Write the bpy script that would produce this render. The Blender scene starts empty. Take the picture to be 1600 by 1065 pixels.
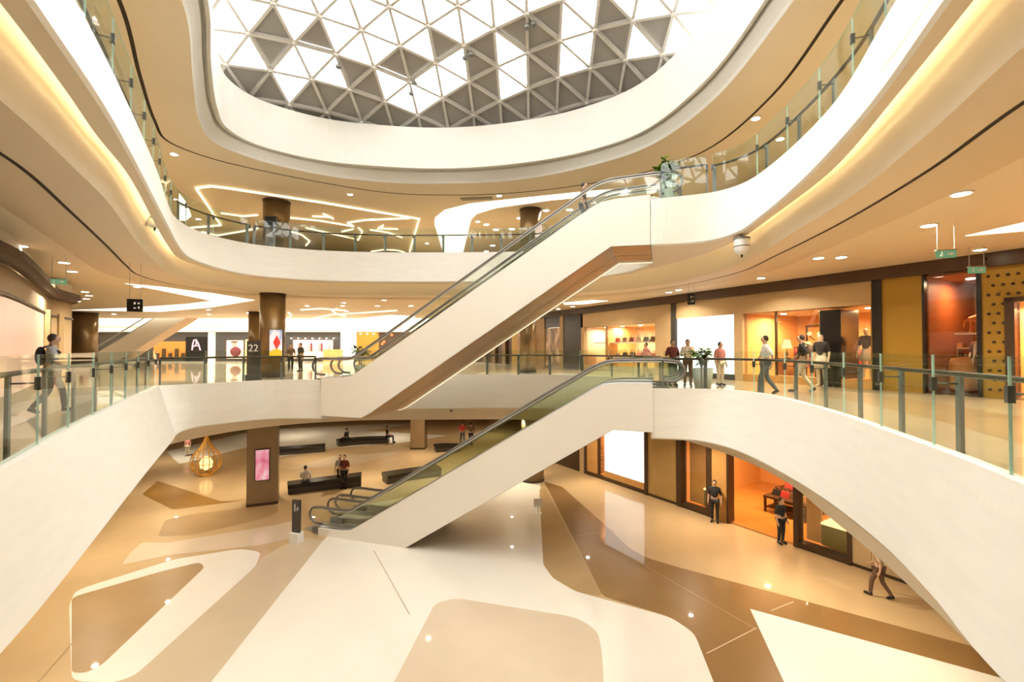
import bpy, math, random
from mathutils import Vector, Matrix
from mathutils.geometry import tessellate_polygon
random.seed(7)
sc = bpy.context.scene
C = sc.collection
R = math.radians

# ------------------------------------------------------------------ camera, world, exposure
FPX, PIT, CZ = 711.0, R(0.93), 7.32
cam_d = bpy.data.cameras.new('camera'); cam_d.sensor_width = 36.0; cam_d.lens = FPX / 1600 * 36
cam_d.clip_start = 0.05; cam_d.clip_end = 400
cam = bpy.data.objects.new('camera', cam_d); C.objects.link(cam)
cam.location = (0, 0, CZ); cam.rotation_euler = (R(90) + PIT, 0, 0)
sc.camera = cam
world = bpy.data.worlds.new('overcast_sky'); sc.world = world; world.use_nodes = True
bg = world.node_tree.nodes['Background']
bg.inputs[0].default_value = (1.0, 0.97, 0.93, 1); bg.inputs[1].default_value = 8.0
vs = sc.view_settings
vs.view_transform = 'Standard'; vs.look = 'None'; vs.exposure = 0.18; vs.gamma = 1.0; vs.use_curve_mapping = False
try:
    sc.cycles.use_denoising = True
    sc.cycles.max_bounces = 8; sc.cycles.diffuse_bounces = 4; sc.cycles.glossy_bounces = 3
    sc.cycles.transparent_max_bounces = 24; sc.cycles.sample_clamp_indirect = 6.0
    sc.cycles.caustics_reflective = False; sc.cycles.caustics_refractive = False
except Exception:
    pass
WARM = (1.0, 0.87, 0.66)

# ------------------------------------------------------------------ helpers
def U(px, py, z):                       # where the sight line through a photo pixel meets the level z
    x = (px - 800) / FPX; zz = -(py - 532.5) / FPX
    c, s = math.cos(PIT), math.sin(PIT)
    dy = c - zz * s; dz = s + zz * c
    t = (z - CZ) / dz
    return Vector((x * t, dy * t))
def UY(px, py, Y):                      # ... and where it meets the depth Y
    x = (px - 800) / FPX; zz = -(py - 532.5) / FPX
    c, s = math.cos(PIT), math.sin(PIT)
    dy = c - zz * s; dz = s + zz * c
    t = Y / dy
    return Vector((x * t, Y, CZ + dz * t))
ORG = {}
def tag(o, label=None, cat=None, group=None, kind=None):
    if label: o['label'] = label
    if cat: o['category'] = cat
    if group: o['group'] = group
    if kind: o['kind'] = kind
    return o
def thing(name, label, cat, loc, rz=0.0, group=None, kind=None):
    o = bpy.data.objects.new(name, None); C.objects.link(o)
    o.empty_display_size = 0.2
    o.location = loc; o.rotation_euler = (0, 0, rz)
    ORG[o.name] = Vector(loc)
    return tag(o, label, cat, group, kind)
def M(name, verts, faces, mat, parent=None, smooth=False, local=False, matidx=None):
    """one mesh object; verts in world coordinates unless local"""
    me = bpy.data.meshes.new(name)
    vs_ = [Vector(v) for v in verts]
    if local: org = Vector((0, 0, 0))
    elif parent is not None: org = ORG[parent.name]
    else:
        n = max(1, len(vs_))
        org = Vector((sum(v.x for v in vs_) / n, sum(v.y for v in vs_) / n, min(v.z for v in vs_)))
    me.from_pydata([v - org for v in vs_], [], faces)
    mats = mat if isinstance(mat, (list, tuple)) else [mat]
    for m in mats: me.materials.append(m)
    if matidx:
        for p, i in zip(me.polygons, matidx): p.material_index = i
    if smooth:
        me.polygons.foreach_set('use_smooth', [True] * len(me.polygons))
    me.update()
    o = bpy.data.objects.new(name, me); C.objects.link(o)
    if parent is not None:
        o.parent = parent
        ORG[o.name] = org
    else:
        o.location = org; ORG[o.name] = org
    return o
def sub(name, verts, faces, mat, part, smooth=False):   # sub-part of a part whose object sits at its thing's origin
    o = M(name, verts, faces, mat, None, smooth); 
    org = ORG[part.name]
    for v in o.data.vertices: v.co = v.co + ORG[o.name] - org
    o.location = (0, 0, 0); o.parent = part; ORG[o.name] = org
    return o
def copy_tree(o, parent=None):
    c = o.copy(); C.objects.link(c); c.parent = parent
    for ch in list(o.children): copy_tree(ch, c)
    return c
class G:                                 # collects shapes of one mesh
    def __init__(s): s.v = []; s.f = []
    def add(s, v, f):
        n = len(s.v); s.v += [Vector(a) for a in v]; s.f += [tuple(i + n for i in q) for q in f]; return s
    def prism(s, poly, z0, z1):
        n = len(poly)
        v = [(p[0], p[1], z0) for p in poly] + [(p[0], p[1], z1) for p in poly]
        f = [tuple(range(n))[::-1], tuple(range(n, 2 * n))] + [(i, (i + 1) % n, n + (i + 1) % n, n + i) for i in range(n)]
        return s.add(v, f)
    def box(s, x0, x1, y0, y1, z0, z1):
        return s.prism([(x0, y0), (x1, y0), (x1, y1), (x0, y1)], z0, z1)
    def tube(s, pts, r, n=8, close=True):
        pts = [Vector(p) for p in pts]; rs = r if isinstance(r, (list, tuple)) else [r] * len(pts)
        v = []; f = []; m = len(pts)
        t0 = (pts[1] - pts[0]).normalized()
        up = Vector((0, 0, 1)) if abs(t0.z) < .9 else Vector((1, 0, 0))
        a = t0.cross(up).normalized()
        for i, p in enumerate(pts):
            t = (pts[min(i + 1, m - 1)] - pts[max(i - 1, 0)]).normalized()
            a = (a - t * a.dot(t)).normalized(); b = t.cross(a)
            for k in range(n):
                an = 2 * math.pi * k / n
                v.append(p + (a * math.cos(an) + b * math.sin(an)) * rs[i])
        for i in range(m - 1):
            for k in range(n):
                f.append((i * n + k, i * n + (k + 1) % n, (i + 1) * n + (k + 1) % n, (i + 1) * n + k))
        if close: f += [tuple(range(n)), tuple(range((m - 1) * n, m * n))[::-1]]
        return s.add(v, f)
    def lathe(s, prof, c, n=24):         # prof: (radius, z) upward
        v = []; f = []; m = len(prof)
        for r, z in prof:
            for k in range(n):
                a = 2 * math.pi * k / n; v.append((c[0] + r * math.cos(a), c[1] + r * math.sin(a), c[2] + z))
        for i in range(m - 1):
            for k in range(n): f.append((i * n + k, i * n + (k + 1) % n, (i + 1) * n + (k + 1) % n, (i + 1) * n + k))
        f += [tuple(range(n))[::-1], tuple(range((m - 1) * n, m * n))]
        return s.add(v, f)
    def ball(s, c, r, n=10, m=7):
        rr = r if isinstance(r, (list, tuple)) else (r, r, r)
        v = []; f = []
        for i in range(1, m):
            t = math.pi * i / m
            for k in range(n):
                a = 2 * math.pi * k / n
                v.append((c[0] + rr[0] * math.sin(t) * math.cos(a), c[1] + rr[1] * math.sin(t) * math.sin(a), c[2] - rr[2] * math.cos(t)))
        b = len(v); v += [(c[0], c[1], c[2] - rr[2]), (c[0], c[1], c[2] + rr[2])]
        for i in range(m - 2):
            for k in range(n): f.append((i * n + k, i * n + (k + 1) % n, (i + 1) * n + (k + 1) % n, (i + 1) * n + k))
        for k in range(n):
            f.append((b, (k + 1) % n, k)); f.append((b + 1, (m - 2) * n + k, (m - 2) * n + (k + 1) % n))
        return s.add(v, f)
    def m(s, name, mat, parent=None, smooth=False, local=False):
        return M(name, s.v, s.f, mat, parent, smooth, local)
def catmull(P, n, closed=False):
    """n samples per span, centripetal Catmull-Rom through 2-D or 3-D points"""
    P = [Vector(p) for p in P]; N = len(P); out = []
    spans = N if closed else N - 1
    def g(i):
        if closed: return P[i % N]
        if i < 0: return P[0] * 2 - P[1]
        if i >= N: return P[-1] * 2 - P[-2]
        return P[i]
    for i in range(spans):
        p0, p1, p2, p3 = g(i - 1), g(i), g(i + 1), g(i + 2)
        d = [max(1e-4, (b - a).length) ** .5 for a, b in ((p0, p1), (p1, p2), (p2, p3))]
        t0, t1 = 0, d[0]; t2 = t1 + d[1]; t3 = t2 + d[2]
        for k in range(n):
            t = t1 + (t2 - t1) * k / n
            A1 = p0 * ((t1 - t) / (t1 - t0)) + p1 * ((t - t0) / (t1 - t0))
            A2 = p1 * ((t2 - t) / (t2 - t1)) + p2 * ((t - t1) / (t2 - t1))
            A3 = p2 * ((t3 - t) / (t3 - t2)) + p3 * ((t - t2) / (t3 - t2))
            B1 = A1 * ((t2 - t) / (t2 - t0)) + A2 * ((t - t0) / (t2 - t0))
            B2 = A2 * ((t3 - t) / (t3 - t1)) + A3 * ((t - t1) / (t3 - t1))
            out.append(B1 * ((t2 - t) / (t2 - t1)) + B2 * ((t - t1) / (t2 - t1)))
    if not closed: out.append(P[-1].copy())
    return out
def loft(rails, closed=True, flip=False):
    """rails: lists of 3-D points of equal length"""
    n = len(rails[0]); v = [p for r in rails for p in r]; f = []
    for a in range(len(rails) - 1):
        for i in range(n if closed else n - 1):
            j = (i + 1) % n
            q = (a * n + i, a * n + j, (a + 1) * n + j, (a + 1) * n + i)
            f.append(q[::-1] if flip else q)
    return v, f
def at(loop, z): return [Vector((p[0], p[1], z)) for p in loop]
def lerp(a, b, t): return [Vector(p).lerp(Vector(q), t) for p, q in zip(a, b)]
def offset(loop, d, closed=True):       # d > 0 to the left of travel (outward for these loops)
    n = len(loop); out = []
    for i in range(n):
        a = loop[(i - 1) % n] if closed or i > 0 else loop[i]
        b = loop[(i + 1) % n] if closed or i < n - 1 else loop[i]
        t = (Vector(b[:2]) - Vector(a[:2])); t = t.normalized() if t.length > 1e-6 else Vector((1, 0))
        out.append(Vector((loop[i][0] - t.y * d, loop[i][1] + t.x * d)))
    return out
def holed(outer, holes, z):
    polys = [[Vector((p[0], p[1], 0)) for p in outer]] + [[Vector((p[0], p[1], 0)) for p in h] for h in holes]
    tris = tessellate_polygon(polys)
    v = [Vector((p.x, p.y, z)) for q in polys for p in q]
    return v, [tuple(t) for t in tris]
def rect(x0, x1, y0, y1): return [(x0, y0), (x1, y0), (x1, y1), (x0, y1)]
def orient(o, up=True):                 # make flat faces look up or down
    for p in o.data.polygons:
        if (p.normal.z > 0) != up: p.flip()
    return o

# ------------------------------------------------------------------ materials
def mat(name, col, rough=.5, metal=0.0, noise=None, coat=0.0, emit=None, estr=0.0, bump=None, spec=.5):
    m = bpy.data.materials.new(name); m.use_nodes = True
    nt = m.node_tree; b = nt.nodes['Principled BSDF']
    b.inputs['Base Color'].default_value = (*col, 1); b.inputs['Roughness'].default_value = rough
    b.inputs['Metallic'].default_value = metal; b.inputs['Specular IOR Level'].default_value = spec
    if coat: b.inputs['Coat Weight'].default_value = coat; b.inputs['Coat Roughness'].default_value = .025
    if emit: b.inputs['Emission Color'].default_value = (*emit, 1); b.inputs['Emission Strength'].default_value = estr
    if noise or bump:
        tc = nt.nodes.new('ShaderNodeTexCoord'); nz = nt.nodes.new('ShaderNodeTexNoise')
        sc_, amt = noise or (bump[0], 0)
        mp = nt.nodes.new('ShaderNodeMapping')
        nt.links.new(tc.outputs['Object'], mp.inputs[0]); nt.links.new(mp.outputs[0], nz.inputs['Vector'])
        nz.inputs['Scale'].default_value = sc_; nz.inputs['Detail'].default_value = 5
        if noise:
            rp = nt.nodes.new('ShaderNodeValToRGB')
            rp.color_ramp.elements[0].position = .3; rp.color_ramp.elements[1].position = .7
            rp.color_ramp.elements[0].color = (*[max(0, c * (1 - amt)) for c in col], 1)
            rp.color_ramp.elements[1].color = (*[min(1, c * (1 + amt)) for c in col], 1)
            nt.links.new(nz.outputs['Fac'], rp.inputs[0]); nt.links.new(rp.outputs[0], b.inputs['Base Color'])
        if bump:
            bp = nt.nodes.new('ShaderNodeBump'); bp.inputs['Strength'].default_value = bump[1]; bp.inputs['Distance'].default_value = .01
            nt.links.new(nz.outputs['Fac'], bp.inputs['Height']); nt.links.new(bp.outputs[0], b.inputs['Normal'])
    return m
def stretch(m, s):
    for n in m.node_tree.nodes:
        if n.type == 'MAPPING': n.inputs['Scale'].default_value = s
    return m
def emis(name, col, s):
    m = bpy.data.materials.new(name); m.use_nodes = True; nt = m.node_tree
    for n in list(nt.nodes): nt.nodes.remove(n)
    e = nt.nodes.new('ShaderNodeEmission'); o = nt.nodes.new('ShaderNodeOutputMaterial')
    e.inputs[0].default_value = (*col, 1); e.inputs[1].default_value = s
    nt.links.new(e.outputs[0], o.inputs[0]); return m
def glass(name, tint, refl=1.0, rough=0.0):
    m = bpy.data.materials.new(name); m.use_nodes = True; nt = m.node_tree
    for n in list(nt.nodes): nt.nodes.remove(n)
    o = nt.nodes.new('ShaderNodeOutputMaterial'); t = nt.nodes.new('ShaderNodeBsdfTransparent'); g = nt.nodes.new('ShaderNodeBsdfGlossy')
    mx = nt.nodes.new('ShaderNodeMixShader'); fr = nt.nodes.new('ShaderNodeLayerWeight'); pw = nt.nodes.new('ShaderNodeMath'); mu = nt.nodes.new('ShaderNodeMath')
    t.inputs[0].default_value = (*tint, 1); g.inputs[1].default_value = rough; fr.inputs[0].default_value = .5
    g.inputs[0].default_value = (1, 1, 1, 1)
    pw.operation = 'POWER'; pw.inputs[1].default_value = 5.0        # Schlick's law, the same from both sides of the pane
    mu.operation = 'MULTIPLY_ADD'; mu.inputs[1].default_value = .9 * refl; mu.inputs[2].default_value = .045 * refl; mu.use_clamp = True
    nt.links.new(fr.outputs['Facing'], pw.inputs[0]); nt.links.new(pw.outputs[0], mu.inputs[0]); nt.links.new(mu.outputs[0], mx.inputs[0])
    nt.links.new(t.outputs[0], mx.inputs[1]); nt.links.new(g.outputs[0], mx.inputs[2]); nt.links.new(mx.outputs[0], o.inputs[0])
    return m
MT = {}
MT['fascia'] = stretch(mat('cream_limestone', (.88, .85, .765), .55, noise=(1.2, .025), bump=(60, .08)), (1, 1, 6))
MT['plaster'] = mat('cream_plaster', (.80, .72, .58), .6, noise=(.5, .02))
MT['soffit'] = mat('beige_soffit', (.77, .68, .53), .55, noise=(.4, .03))
MT['ceil'] = mat('tan_ceiling_paint', (.75, .65, .49), .55, noise=(.3, .03))
MT['ring'] = mat('white_drum_plaster', (.66, .64, .58), .6, noise=(.8, .015))
MT['slot'] = mat('dark_slot', (.03, .02, .012), .8)
MT['fl_base'] = mat('polished_beige_stone', (0.56, 0.40, 0.215), .35, noise=(.7, .05), coat=.75, spec=.25)
MT['fl_white'] = mat('polished_white_stone', (0.85, 0.80, 0.70), .35, noise=(.6, .03), coat=.75, spec=.25)
MT['fl_tan'] = mat('polished_tan_stone', (0.67, 0.55, 0.40), .35, noise=(.7, .04), coat=.75, spec=.25)
MT['fl_lt'] = mat('polished_sand_stone', (0.60, 0.485, 0.335), .35, noise=(.7, .04), coat=.75, spec=.25)
MT['fl_brown'] = mat('polished_brown_stone', (0.26, 0.145, 0.05), .35, noise=(.8, .08), coat=.75, spec=.25)
MT['fl_mid'] = mat('polished_khaki_stone', (0.42, 0.28, 0.135), .35, noise=(.8, .06), coat=.75, spec=.25)
MT['fl_gold'] = mat('polished_ochre_stone', (0.3, 0.155, 0.03), .35, noise=(.8, .08), coat=.75, spec=.25)
MT['fl_l2'] = mat('polished_upper_floor', (0.5, 0.39, 0.25), .35, noise=(.5, .05), coat=.75, spec=.25)
MT['pane'] = glass('railing_glass', (.90, .95, .91), .45)
MT['edge'] = mat('glass_edge_green', (.55, .78, .70), .2, spec=.6)
MT['egl'] = glass('escalator_glass', (.95, .97, .93), .9)
MT['shopglass'] = glass('shop_window_glass', (.96, .95, .92), .8)
MT['sky_glass'] = glass('skylight_glazing', (.96, .97, .98), .5)
MT['sky_grey'] = mat('grey_roof_panel', (.33, .31, .28), .6, noise=(.9, .05))
MT['sky_bar'] = mat('pale_steel_tube', (.60, .57, .52), .4, metal=.1)
MT['steel'] = mat('brushed_steel', (.62, .62, .60), .3, metal=.9)
MT['dksteel'] = mat('dark_grey_steel', (.10, .105, .10), .4, metal=.6)
MT['gysteel'] = mat('grey_post_steel', (.22, .225, .21), .45, metal=.5)
MT['hand'] = mat('dark_bronze_handrail', (.09, .07, .055), .35, metal=.5)
MT['rubber'] = mat('grey_handrail_rubber', (.20, .185, .165), .28, metal=.3)
MT['truss'] = mat('bronze_soffit_metal', (.33, .21, .10), .4, metal=.5, noise=(2, .05))
MT['clad'] = mat('ivory_cladding', (.87, .82, .72), .42, noise=(.5, .01))
MT['step'] = mat('ribbed_step', (.42, .42, .39), .4, metal=.5)
MT['bronze'] = mat('bronze_column_metal', (.25, .175, .095), .3, metal=.7, noise=(1.0, .06))
MT['colstone'] = mat('taupe_column', (.30, .21, .12), .3, metal=.3, noise=(1.0, .05))
MT['black'] = mat('black_lacquer', (.012, .011, .01), .25)
MT['charcoal'] = mat('charcoal_panel', (.05, .045, .04), .4)
MT['shopbeige'] = mat('sand_stone_cladding', (.55, .40, .22), .5, noise=(1.5, .04))
MT['gold'] = mat('ochre_gold_panel', (.38, .22, .03), .4, metal=.35, noise=(.6, .05))
MT['wood'] = mat('honey_wood_panel', (.60, .32, .10), .4, noise=(2.0, .08))
MT['dkwood'] = mat('dark_walnut_frame', (.055, .028, .013), .4, noise=(3.0, .1))
MT['orange'] = mat('warm_shop_wall', (.75, .42, .16), .6, noise=(.8, .05))
MT['redwood'] = mat('russet_shop_wall', (.33, .10, .025), .5, noise=(.8, .08))
MT['shopfloor'] = mat('amber_shop_floor', (.52, .25, .06), .15, noise=(1.0, .08), coat=.5)
MT['white'] = mat('white_paint', (.86, .85, .82), .5)
MT['leaf'] = mat('leaf_green', (.10, .20, .03), .5, noise=(6, .4))
MT['leafb'] = mat('leaf_light_green', (.36, .52, .07), .5, noise=(6, .4))
MT['pot'] = mat('grey_planter', (.50, .52, .47), .6)
MT['soil'] = mat('dark_soil', (.05, .035, .02), .9)
MT['skin'] = mat('skin', (.60, .38, .26), .6)
MT['hair'] = mat('dark_hair', (.03, .02, .015), .6)
MT['manq'] = mat('mannequin_ivory', (.85, .74, .58), .4)
MT['led'] = emis('warm_led', (1.0, .82, .48), 2.6)
MT['strip_face'] = emis('glowing_cladding_strip', (1.0, .84, .56), 1.0)
MT['cove'] = emis('cove_led', (1.0, .80, .47), 30.0)
MT['lens'] = emis('downlight_lens', (1.0, .87, .66), 30.0)
MT['panel_lit'] = emis('lit_recess', (1.0, .90, .70), 2.2)
MT['lightbox'] = emis('lightbox_white', (1.0, .95, .86), 1.6)
MT['lamp'] = emis('lamp_shade_glow', (1.0, .70, .34), 1.5)
MT['green'] = emis('exit_green', (.32, .62, .30), .42)
MT['glyph'] = mat('white_glyph', (.9, .9, .86), .5)

def cloth(name, col): return mat(name, col, .8, noise=(14, .08))
CL = {k: cloth('cloth_' + k, v) for k, v in dict(grey=(.42, .42, .42), white=(.80, .79, .76), black=(.02, .02, .022), navy=(.03, .035, .06),
      red=(.50, .05, .05), pink=(.75, .30, .30), maroon=(.16, .03, .03), brown=(.15, .08, .05), denim=(.13, .15, .18), cream=(.75, .66, .52), tan=(.45, .32, .2)).items()}

# ------------------------------------------------------------------ levels and outlines of the atrium
F2, F3 = 5.9, 11.8
T2z, B2z, T3z, B3z = 6.07, 4.47, 11.97, 10.5
K1, K2, K3 = 3.75, 10.05, 14.75            # ceilings of the three storeys
NS = 8
def runs(defs):
    T = []; B = []; idx = []
    for t, b in defs:
        tt = catmull(t, NS); bb = catmull(b, NS)
        idx.append((len(T), len(T) + len(tt)))
        T += tt; B += bb
    return T, B, idx
# L2: run A left side, B left landing front, C landing side, D back, E right landing side, F right side and near end
L2A = ([(-1, -.15), (-3, .6), (-4.25, 2.6), (-5.24, 4.68), (-6.63, 6.76), (-7.67, 8.41), (-9.27, 11.0), (-10.64, 13.3), (-11.5, 14.75), (-11.85, 15.3)],
       [(-1, .15), (-2.7, .8), (-3.85, 2.6), (-4.94, 4.68), (-6.15, 6.76), (-7.13, 8.41), (-8.65, 11.0), (-9.95, 13.25), (-10.45, 14.1), (-10.9, 14.8)])
L2B = ([(-11.85, 15.32), (-11.6, 15.5), (-11.1, 15.95), (-10.45, 16.9), (-9.6, 17.95), (-8.7, 18.2), (-7.66, 18.18)],
       [(-10.9, 14.82), (-11.2, 15.5), (-11.3, 16.4), (-10.6, 17.5), (-9.6, 18.35), (-8.7, 18.4), (-7.66, 18.35)])
L2C = ([(-7.66, 18.2), (-7.2, 19.6), (-6.72, 21.1)], [(-7.66, 18.37), (-7.2, 19.6), (-6.72, 21.1)])
L2D = ([(-6.72, 21.12), (-4.9, 21.3), (-3.0, 21.45), (0, 21.6), (2.5, 21.2), (4.2, 19.9), (5.0, 18.5), (5.3, 17.3)],
       [(-6.72, 21.12), (-4.9, 21.3), (-3.0, 21.45), (0, 21.6), (2.5, 21.2), (4.2, 19.9), (5.0, 18.5), (5.3, 17.3)])
L2E = ([(5.3, 17.28), (4.84, 15.8), (4.38, 14.39)], [(5.3, 17.28), (4.84, 15.8), (4.38, 14.39)])
L2F = ([(4.38, 14.37), (5.3, 14.12), (6.05, 13.98), (6.68, 13.5), (6.90, 12.3), (6.32, 9.0), (5.6, 6.66), (5.12, 5.22), (4.70, 4.19), (4.0, 2.4), (3, .6), (1, -.15)],
       [(4.38, 14.37), (5.05, 14.2), (5.65, 13.95), (6.1, 13.1), (6.2, 11.7), (5.92, 9.0), (5.33, 6.66), (4.77, 5.22), (4.27, 4.19), (3.6, 2.4), (2.7, .8), (1, .15)])
T2, B2, I2 = runs([L2A, L2B, L2C, L2D, L2E, L2F])
L3G = ([(-1, -.15), (-3.0, .7), (-4.2, 2.6), (-4.95, 4.3), (-5.83, 6.0), (-6.8, 7.72), (-9.28, 11.82), (-10.73, 14.05), (-11.97, 16.13), (-12.40, 17.6), (-12.29, 18.9), (-11.48, 20.3), (-9.12, 21.5), (-6.2, 21.95), (-3.1, 21.97), (0, 21.8), (2.5, 21.3), (4.3, 20.0), (5.1, 18.5), (5.3, 17.2)],
       [(-1, .1), (-2.6, .9), (-3.6, 2.6), (-4.45, 4.2), (-5.42, 6.0), (-6.45, 7.72), (-8.98, 11.82), (-10.35, 14.05), (-11.45, 16.13), (-11.75, 17.6), (-11.75, 18.8), (-11.2, 20.2), (-9.12, 21.5), (-6.2, 21.9), (-3.1, 21.9), (0, 21.75), (2.5, 21.25), (4.3, 20.0), (5.1, 18.5), (5.3, 17.2)])
L3H = ([(5.3, 17.18), (4.8, 15.6), (4.33, 14.14)], [(5.3, 17.18), (4.8, 15.6), (4.31, 14.07)])
L3I = ([(4.33, 14.12), (5.08, 13.85), (6.05, 13.42), (6.5, 12.74), (6.57, 11.61), (6.13, 8.65), (5.13, 6.0), (4.45, 4.1), (3.7, 2.4), (2.8, .8), (1, -.15)],
       [(4.31, 14.05), (5.1, 13.95), (5.95, 13.45), (6.24, 12.5), (6.1, 11.3), (5.55, 8.65), (4.75, 6.0), (3.98, 4.11), (3.3, 2.4), (2.5, .9), (1, .1)])
T3, B3, I3 = runs([L3G, L3H, L3I])
N2 = catmull([(-1, -1.0), (-3.2, -.2), (-4.7, 2.2), (-5.7, 4.6), (-7.0, 6.9), (-8.5, 9.4), (-10.6, 12.6), (-12.4, 15.3), (-12.7, 17.2), (-12.0, 19.6), (-10.4, 21.4), (-7.6, 22.6), (-3.2, 22.9), (0, 22.9), (3.4, 22), (5.5, 20.2), (6.8, 17.4), (7.4, 14.5), (7.3, 12), (6.8, 10), (6.3, 8.0), (5.75, 6.2), (5.1, 4.4), (4.3, 2.2), (3.2, -.2), (1, -1.0)], 6, True)
S2 = offset(N2, -.3)
C3 = catmull([(-1, -.4), (-3.0, .5), (-3.95, 2.6), (-4.7, 4.11), (-5.5, 5.55), (-6.19, 6.72), (-6.95, 8.14), (-8.95, 11.31), (-10.6, 13.95), (-11.75, 16.0), (-12.1, 17.5), (-12.1, 19.0), (-11.5, 20.5), (-9.3, 21.85), (-6.2, 22.25), (-3.1, 22.25), (0, 22.1), (2.6, 21.55), (4.5, 20.2), (5.7, 17.7), (6.5, 15.33), (6.6, 12.94), (6.3, 11.03), (5.72, 8.08), (4.82, 5.62), (4.22, 4.11), (3.5, 2.4), (2.8, .6), (1, -.4)], 6, True)
G3 = catmull([(-1, -1.4), (-3.4, -.3), (-4.6, 2.3), (-5.2, 4.0), (-5.95, 5.6), (-6.68, 6.93), (-7.45, 8.3), (-9.6, 11.6), (-11.3, 14.4), (-12.4, 16.4), (-12.95, 18.0), (-13.0, 19.7), (-12.3, 21.5), (-9.9, 22.95), (-6.4, 23.3), (-3.1, 23.3), (0, 23.1), (3.0, 22.4), (5.3, 20.9), (6.8, 18.4), (7.35, 15.6), (7.15, 13.2), (6.75, 11.3), (6.05, 8.0), (5.2, 5.5), (4.62, 4.05), (4.05, 2.3), (3.2, -.3), (1, -1.4)], 6, True)
R0 = catmull([(-6.88, 10.17), (-8.34, 12.49), (-9.69, 14.85), (-10.19, 16.16), (-9.88, 17.44), (-8.04, 18.93), (-5.55, 19.6), (-2.8, 19.81), (0, 19.33), (2.59, 18.3), (4.68, 16.5), (5.68, 13.34), (5.72, 10.17), (5.3, 7), (4.3, 4), (2.5, 1.5), (0, .8), (-2.5, 1.5), (-4.4, 4), (-5.7, 7.4)], 8, True)
R2 = catmull([(-7.2, 9.9), (-8.75, 12.35), (-10.3, 14.9), (-10.75, 16.3), (-10.1, 17.75), (-8.2, 19.35), (-5.73, 20.25), (-2.88, 20.4), (0, 20.05), (2.7, 18.75), (4.95, 16.75), (6.0, 13.7), (6.05, 10.2), (5.7, 6.8), (4.7, 3.7), (2.8, 1.0), (0, .2), (-2.8, 1.0), (-4.8, 3.7), (-6.1, 7.2)], 8, True)
S3 = catmull([(-8.34, 9.6), (-10.1, 12.3), (-11.65, 14.8), (-12.3, 16.2), (-11.9, 17.4), (-10.65, 18.7), (-6.1, 21.5), (-3, 21.9), (0, 21.6), (3, 20.6), (5.4, 19.2), (7.2, 17), (7.6, 13.3), (7.0, 9.6), (6.3, 6), (5.2, 3), (3, 0), (0, -.8), (-3, 0), (-5.3, 3), (-6.9, 6.4)], 8, True)
XL, XR, Y0, YM, Y1 = -46.0, 36.0, -12.0, 41.0, 54.0

def structure(o, label, cat): return tag(o, label, cat, kind='structure')
# --- floors
fl = orient(M('floor', [(XL, Y0, 0), (XR, Y0, 0), (XR, Y1, 0), (XL, Y1, 0)], [(0, 1, 2, 3)], MT['fl_base']))
structure(fl, 'polished beige stone ground floor with curved inlays', 'floor')
def inlay(pts, m, k=3, smooth=True, h=.003, z=0.0, par=None):
    P = [U(x, y, z) for x, y in pts] if par is None or par is fl else [Vector(p) for p in pts]
    if smooth:                           # round the corners a little
        Q = []
        n = len(P)
        for i in range(n):
            a, b, c = P[i - 1], P[i], P[(i + 1) % n]
            r = min(.45 * k / 3, (a - b).length * .4, (c - b).length * .4)
            p0 = b + (a - b).normalized() * r; p1 = b + (c - b).normalized() * r
            for t in (0, .25, .5, .75, 1): Q.append(p0 * (1 - t) ** 2 + b * 2 * t * (1 - t) + p1 * t * t)
        P = Q
    tr = tessellate_polygon([[Vector((p.x, p.y, 0)) for p in P]])
    return orient(M('floor_inlay', [(p.x, p.y, z + h) for p in P], [tuple(t) for t in tr], m, par or fl))
inlay([(505, 844), (330, 1065), (250, 1160), (250, 1400), (1250, 1400), (1115, 1065), (1085, 989), (1048, 964), (900, 924), (864, 903), (849, 882), (843, 775), (845, 752), (760, 752), (560, 790)], MT['fl_white'], 2)
inlay([(600, 1095), (680, 942), (712, 934), (900, 964), (934, 985), (941, 1020), (946, 1120)], MT['fl_tan'], 4, h=.006)
inlay([(843, 765), (849, 882), (864, 903), (900, 924), (942, 931), (852, 762)], MT['fl_mid'], 1, h=.007)
inlay([(850, 752), (878, 760), (940, 815), (985, 857), (1010, 871), (1060, 886), (1200, 923), (1455, 992), (1640, 1042), (1640, 1080), (1485, 1037), (1172, 951), (1225, 1065), (1330, 1300), (1210, 1300), (1115, 1065), (1085, 989), (1048, 964), (942, 931)], MT['fl_brown'], 1.2, h=.0045)
inlay([(1172, 951), (1485, 1037), (1640, 1080), (1900, 1300), (1330, 1300), (1225, 1065)], MT['fl_white'], .2, h=.005)
inlay([(330, 1065), (505, 844), (470, 838), (410, 870), (400, 884), (207, 1057), (120, 1065), (20, 1160), (120, 1300), (250, 1160)], MT['fl_lt'], .6, h=.0025)
inlay([(108, 945), (118, 922), (270, 874), (375, 857), (408, 862), (400, 884), (212, 1054), (180, 1066), (112, 1064)], MT['fl_white'], 2, h=.0045)
inlay([(112, 933), (250, 893), (312, 878), (320, 886), (160, 1038), (135, 1051), (112, 1051)], MT['fl_mid'], 1.5, h=.007)
inlay([(246, 838), (258, 812), (300, 803), (432, 787), (436, 800), (405, 812), (300, 836)], MT['fl_mid'], 2, h=.0045)
inlay([(222, 772), (246, 751), (345, 783), (392, 780), (270, 796)], MT['fl_gold'], 1.5, h=.0045)
inlay([(205, 862), (222, 847), (260, 848), (430, 820), (462, 812), (470, 838), (395, 853), (270, 866), (190, 882)], MT['fl_tan'], 1, h=.0035)
inlay([(430, 715), (520, 700), (640, 690), (700, 680), (560, 672), (430, 684)], MT['fl_white'], 2, h=.0035)
inlay([(440, 735), (520, 712), (630, 705), (560, 725)], MT['fl_lt'], 2, h=.0045)
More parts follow.
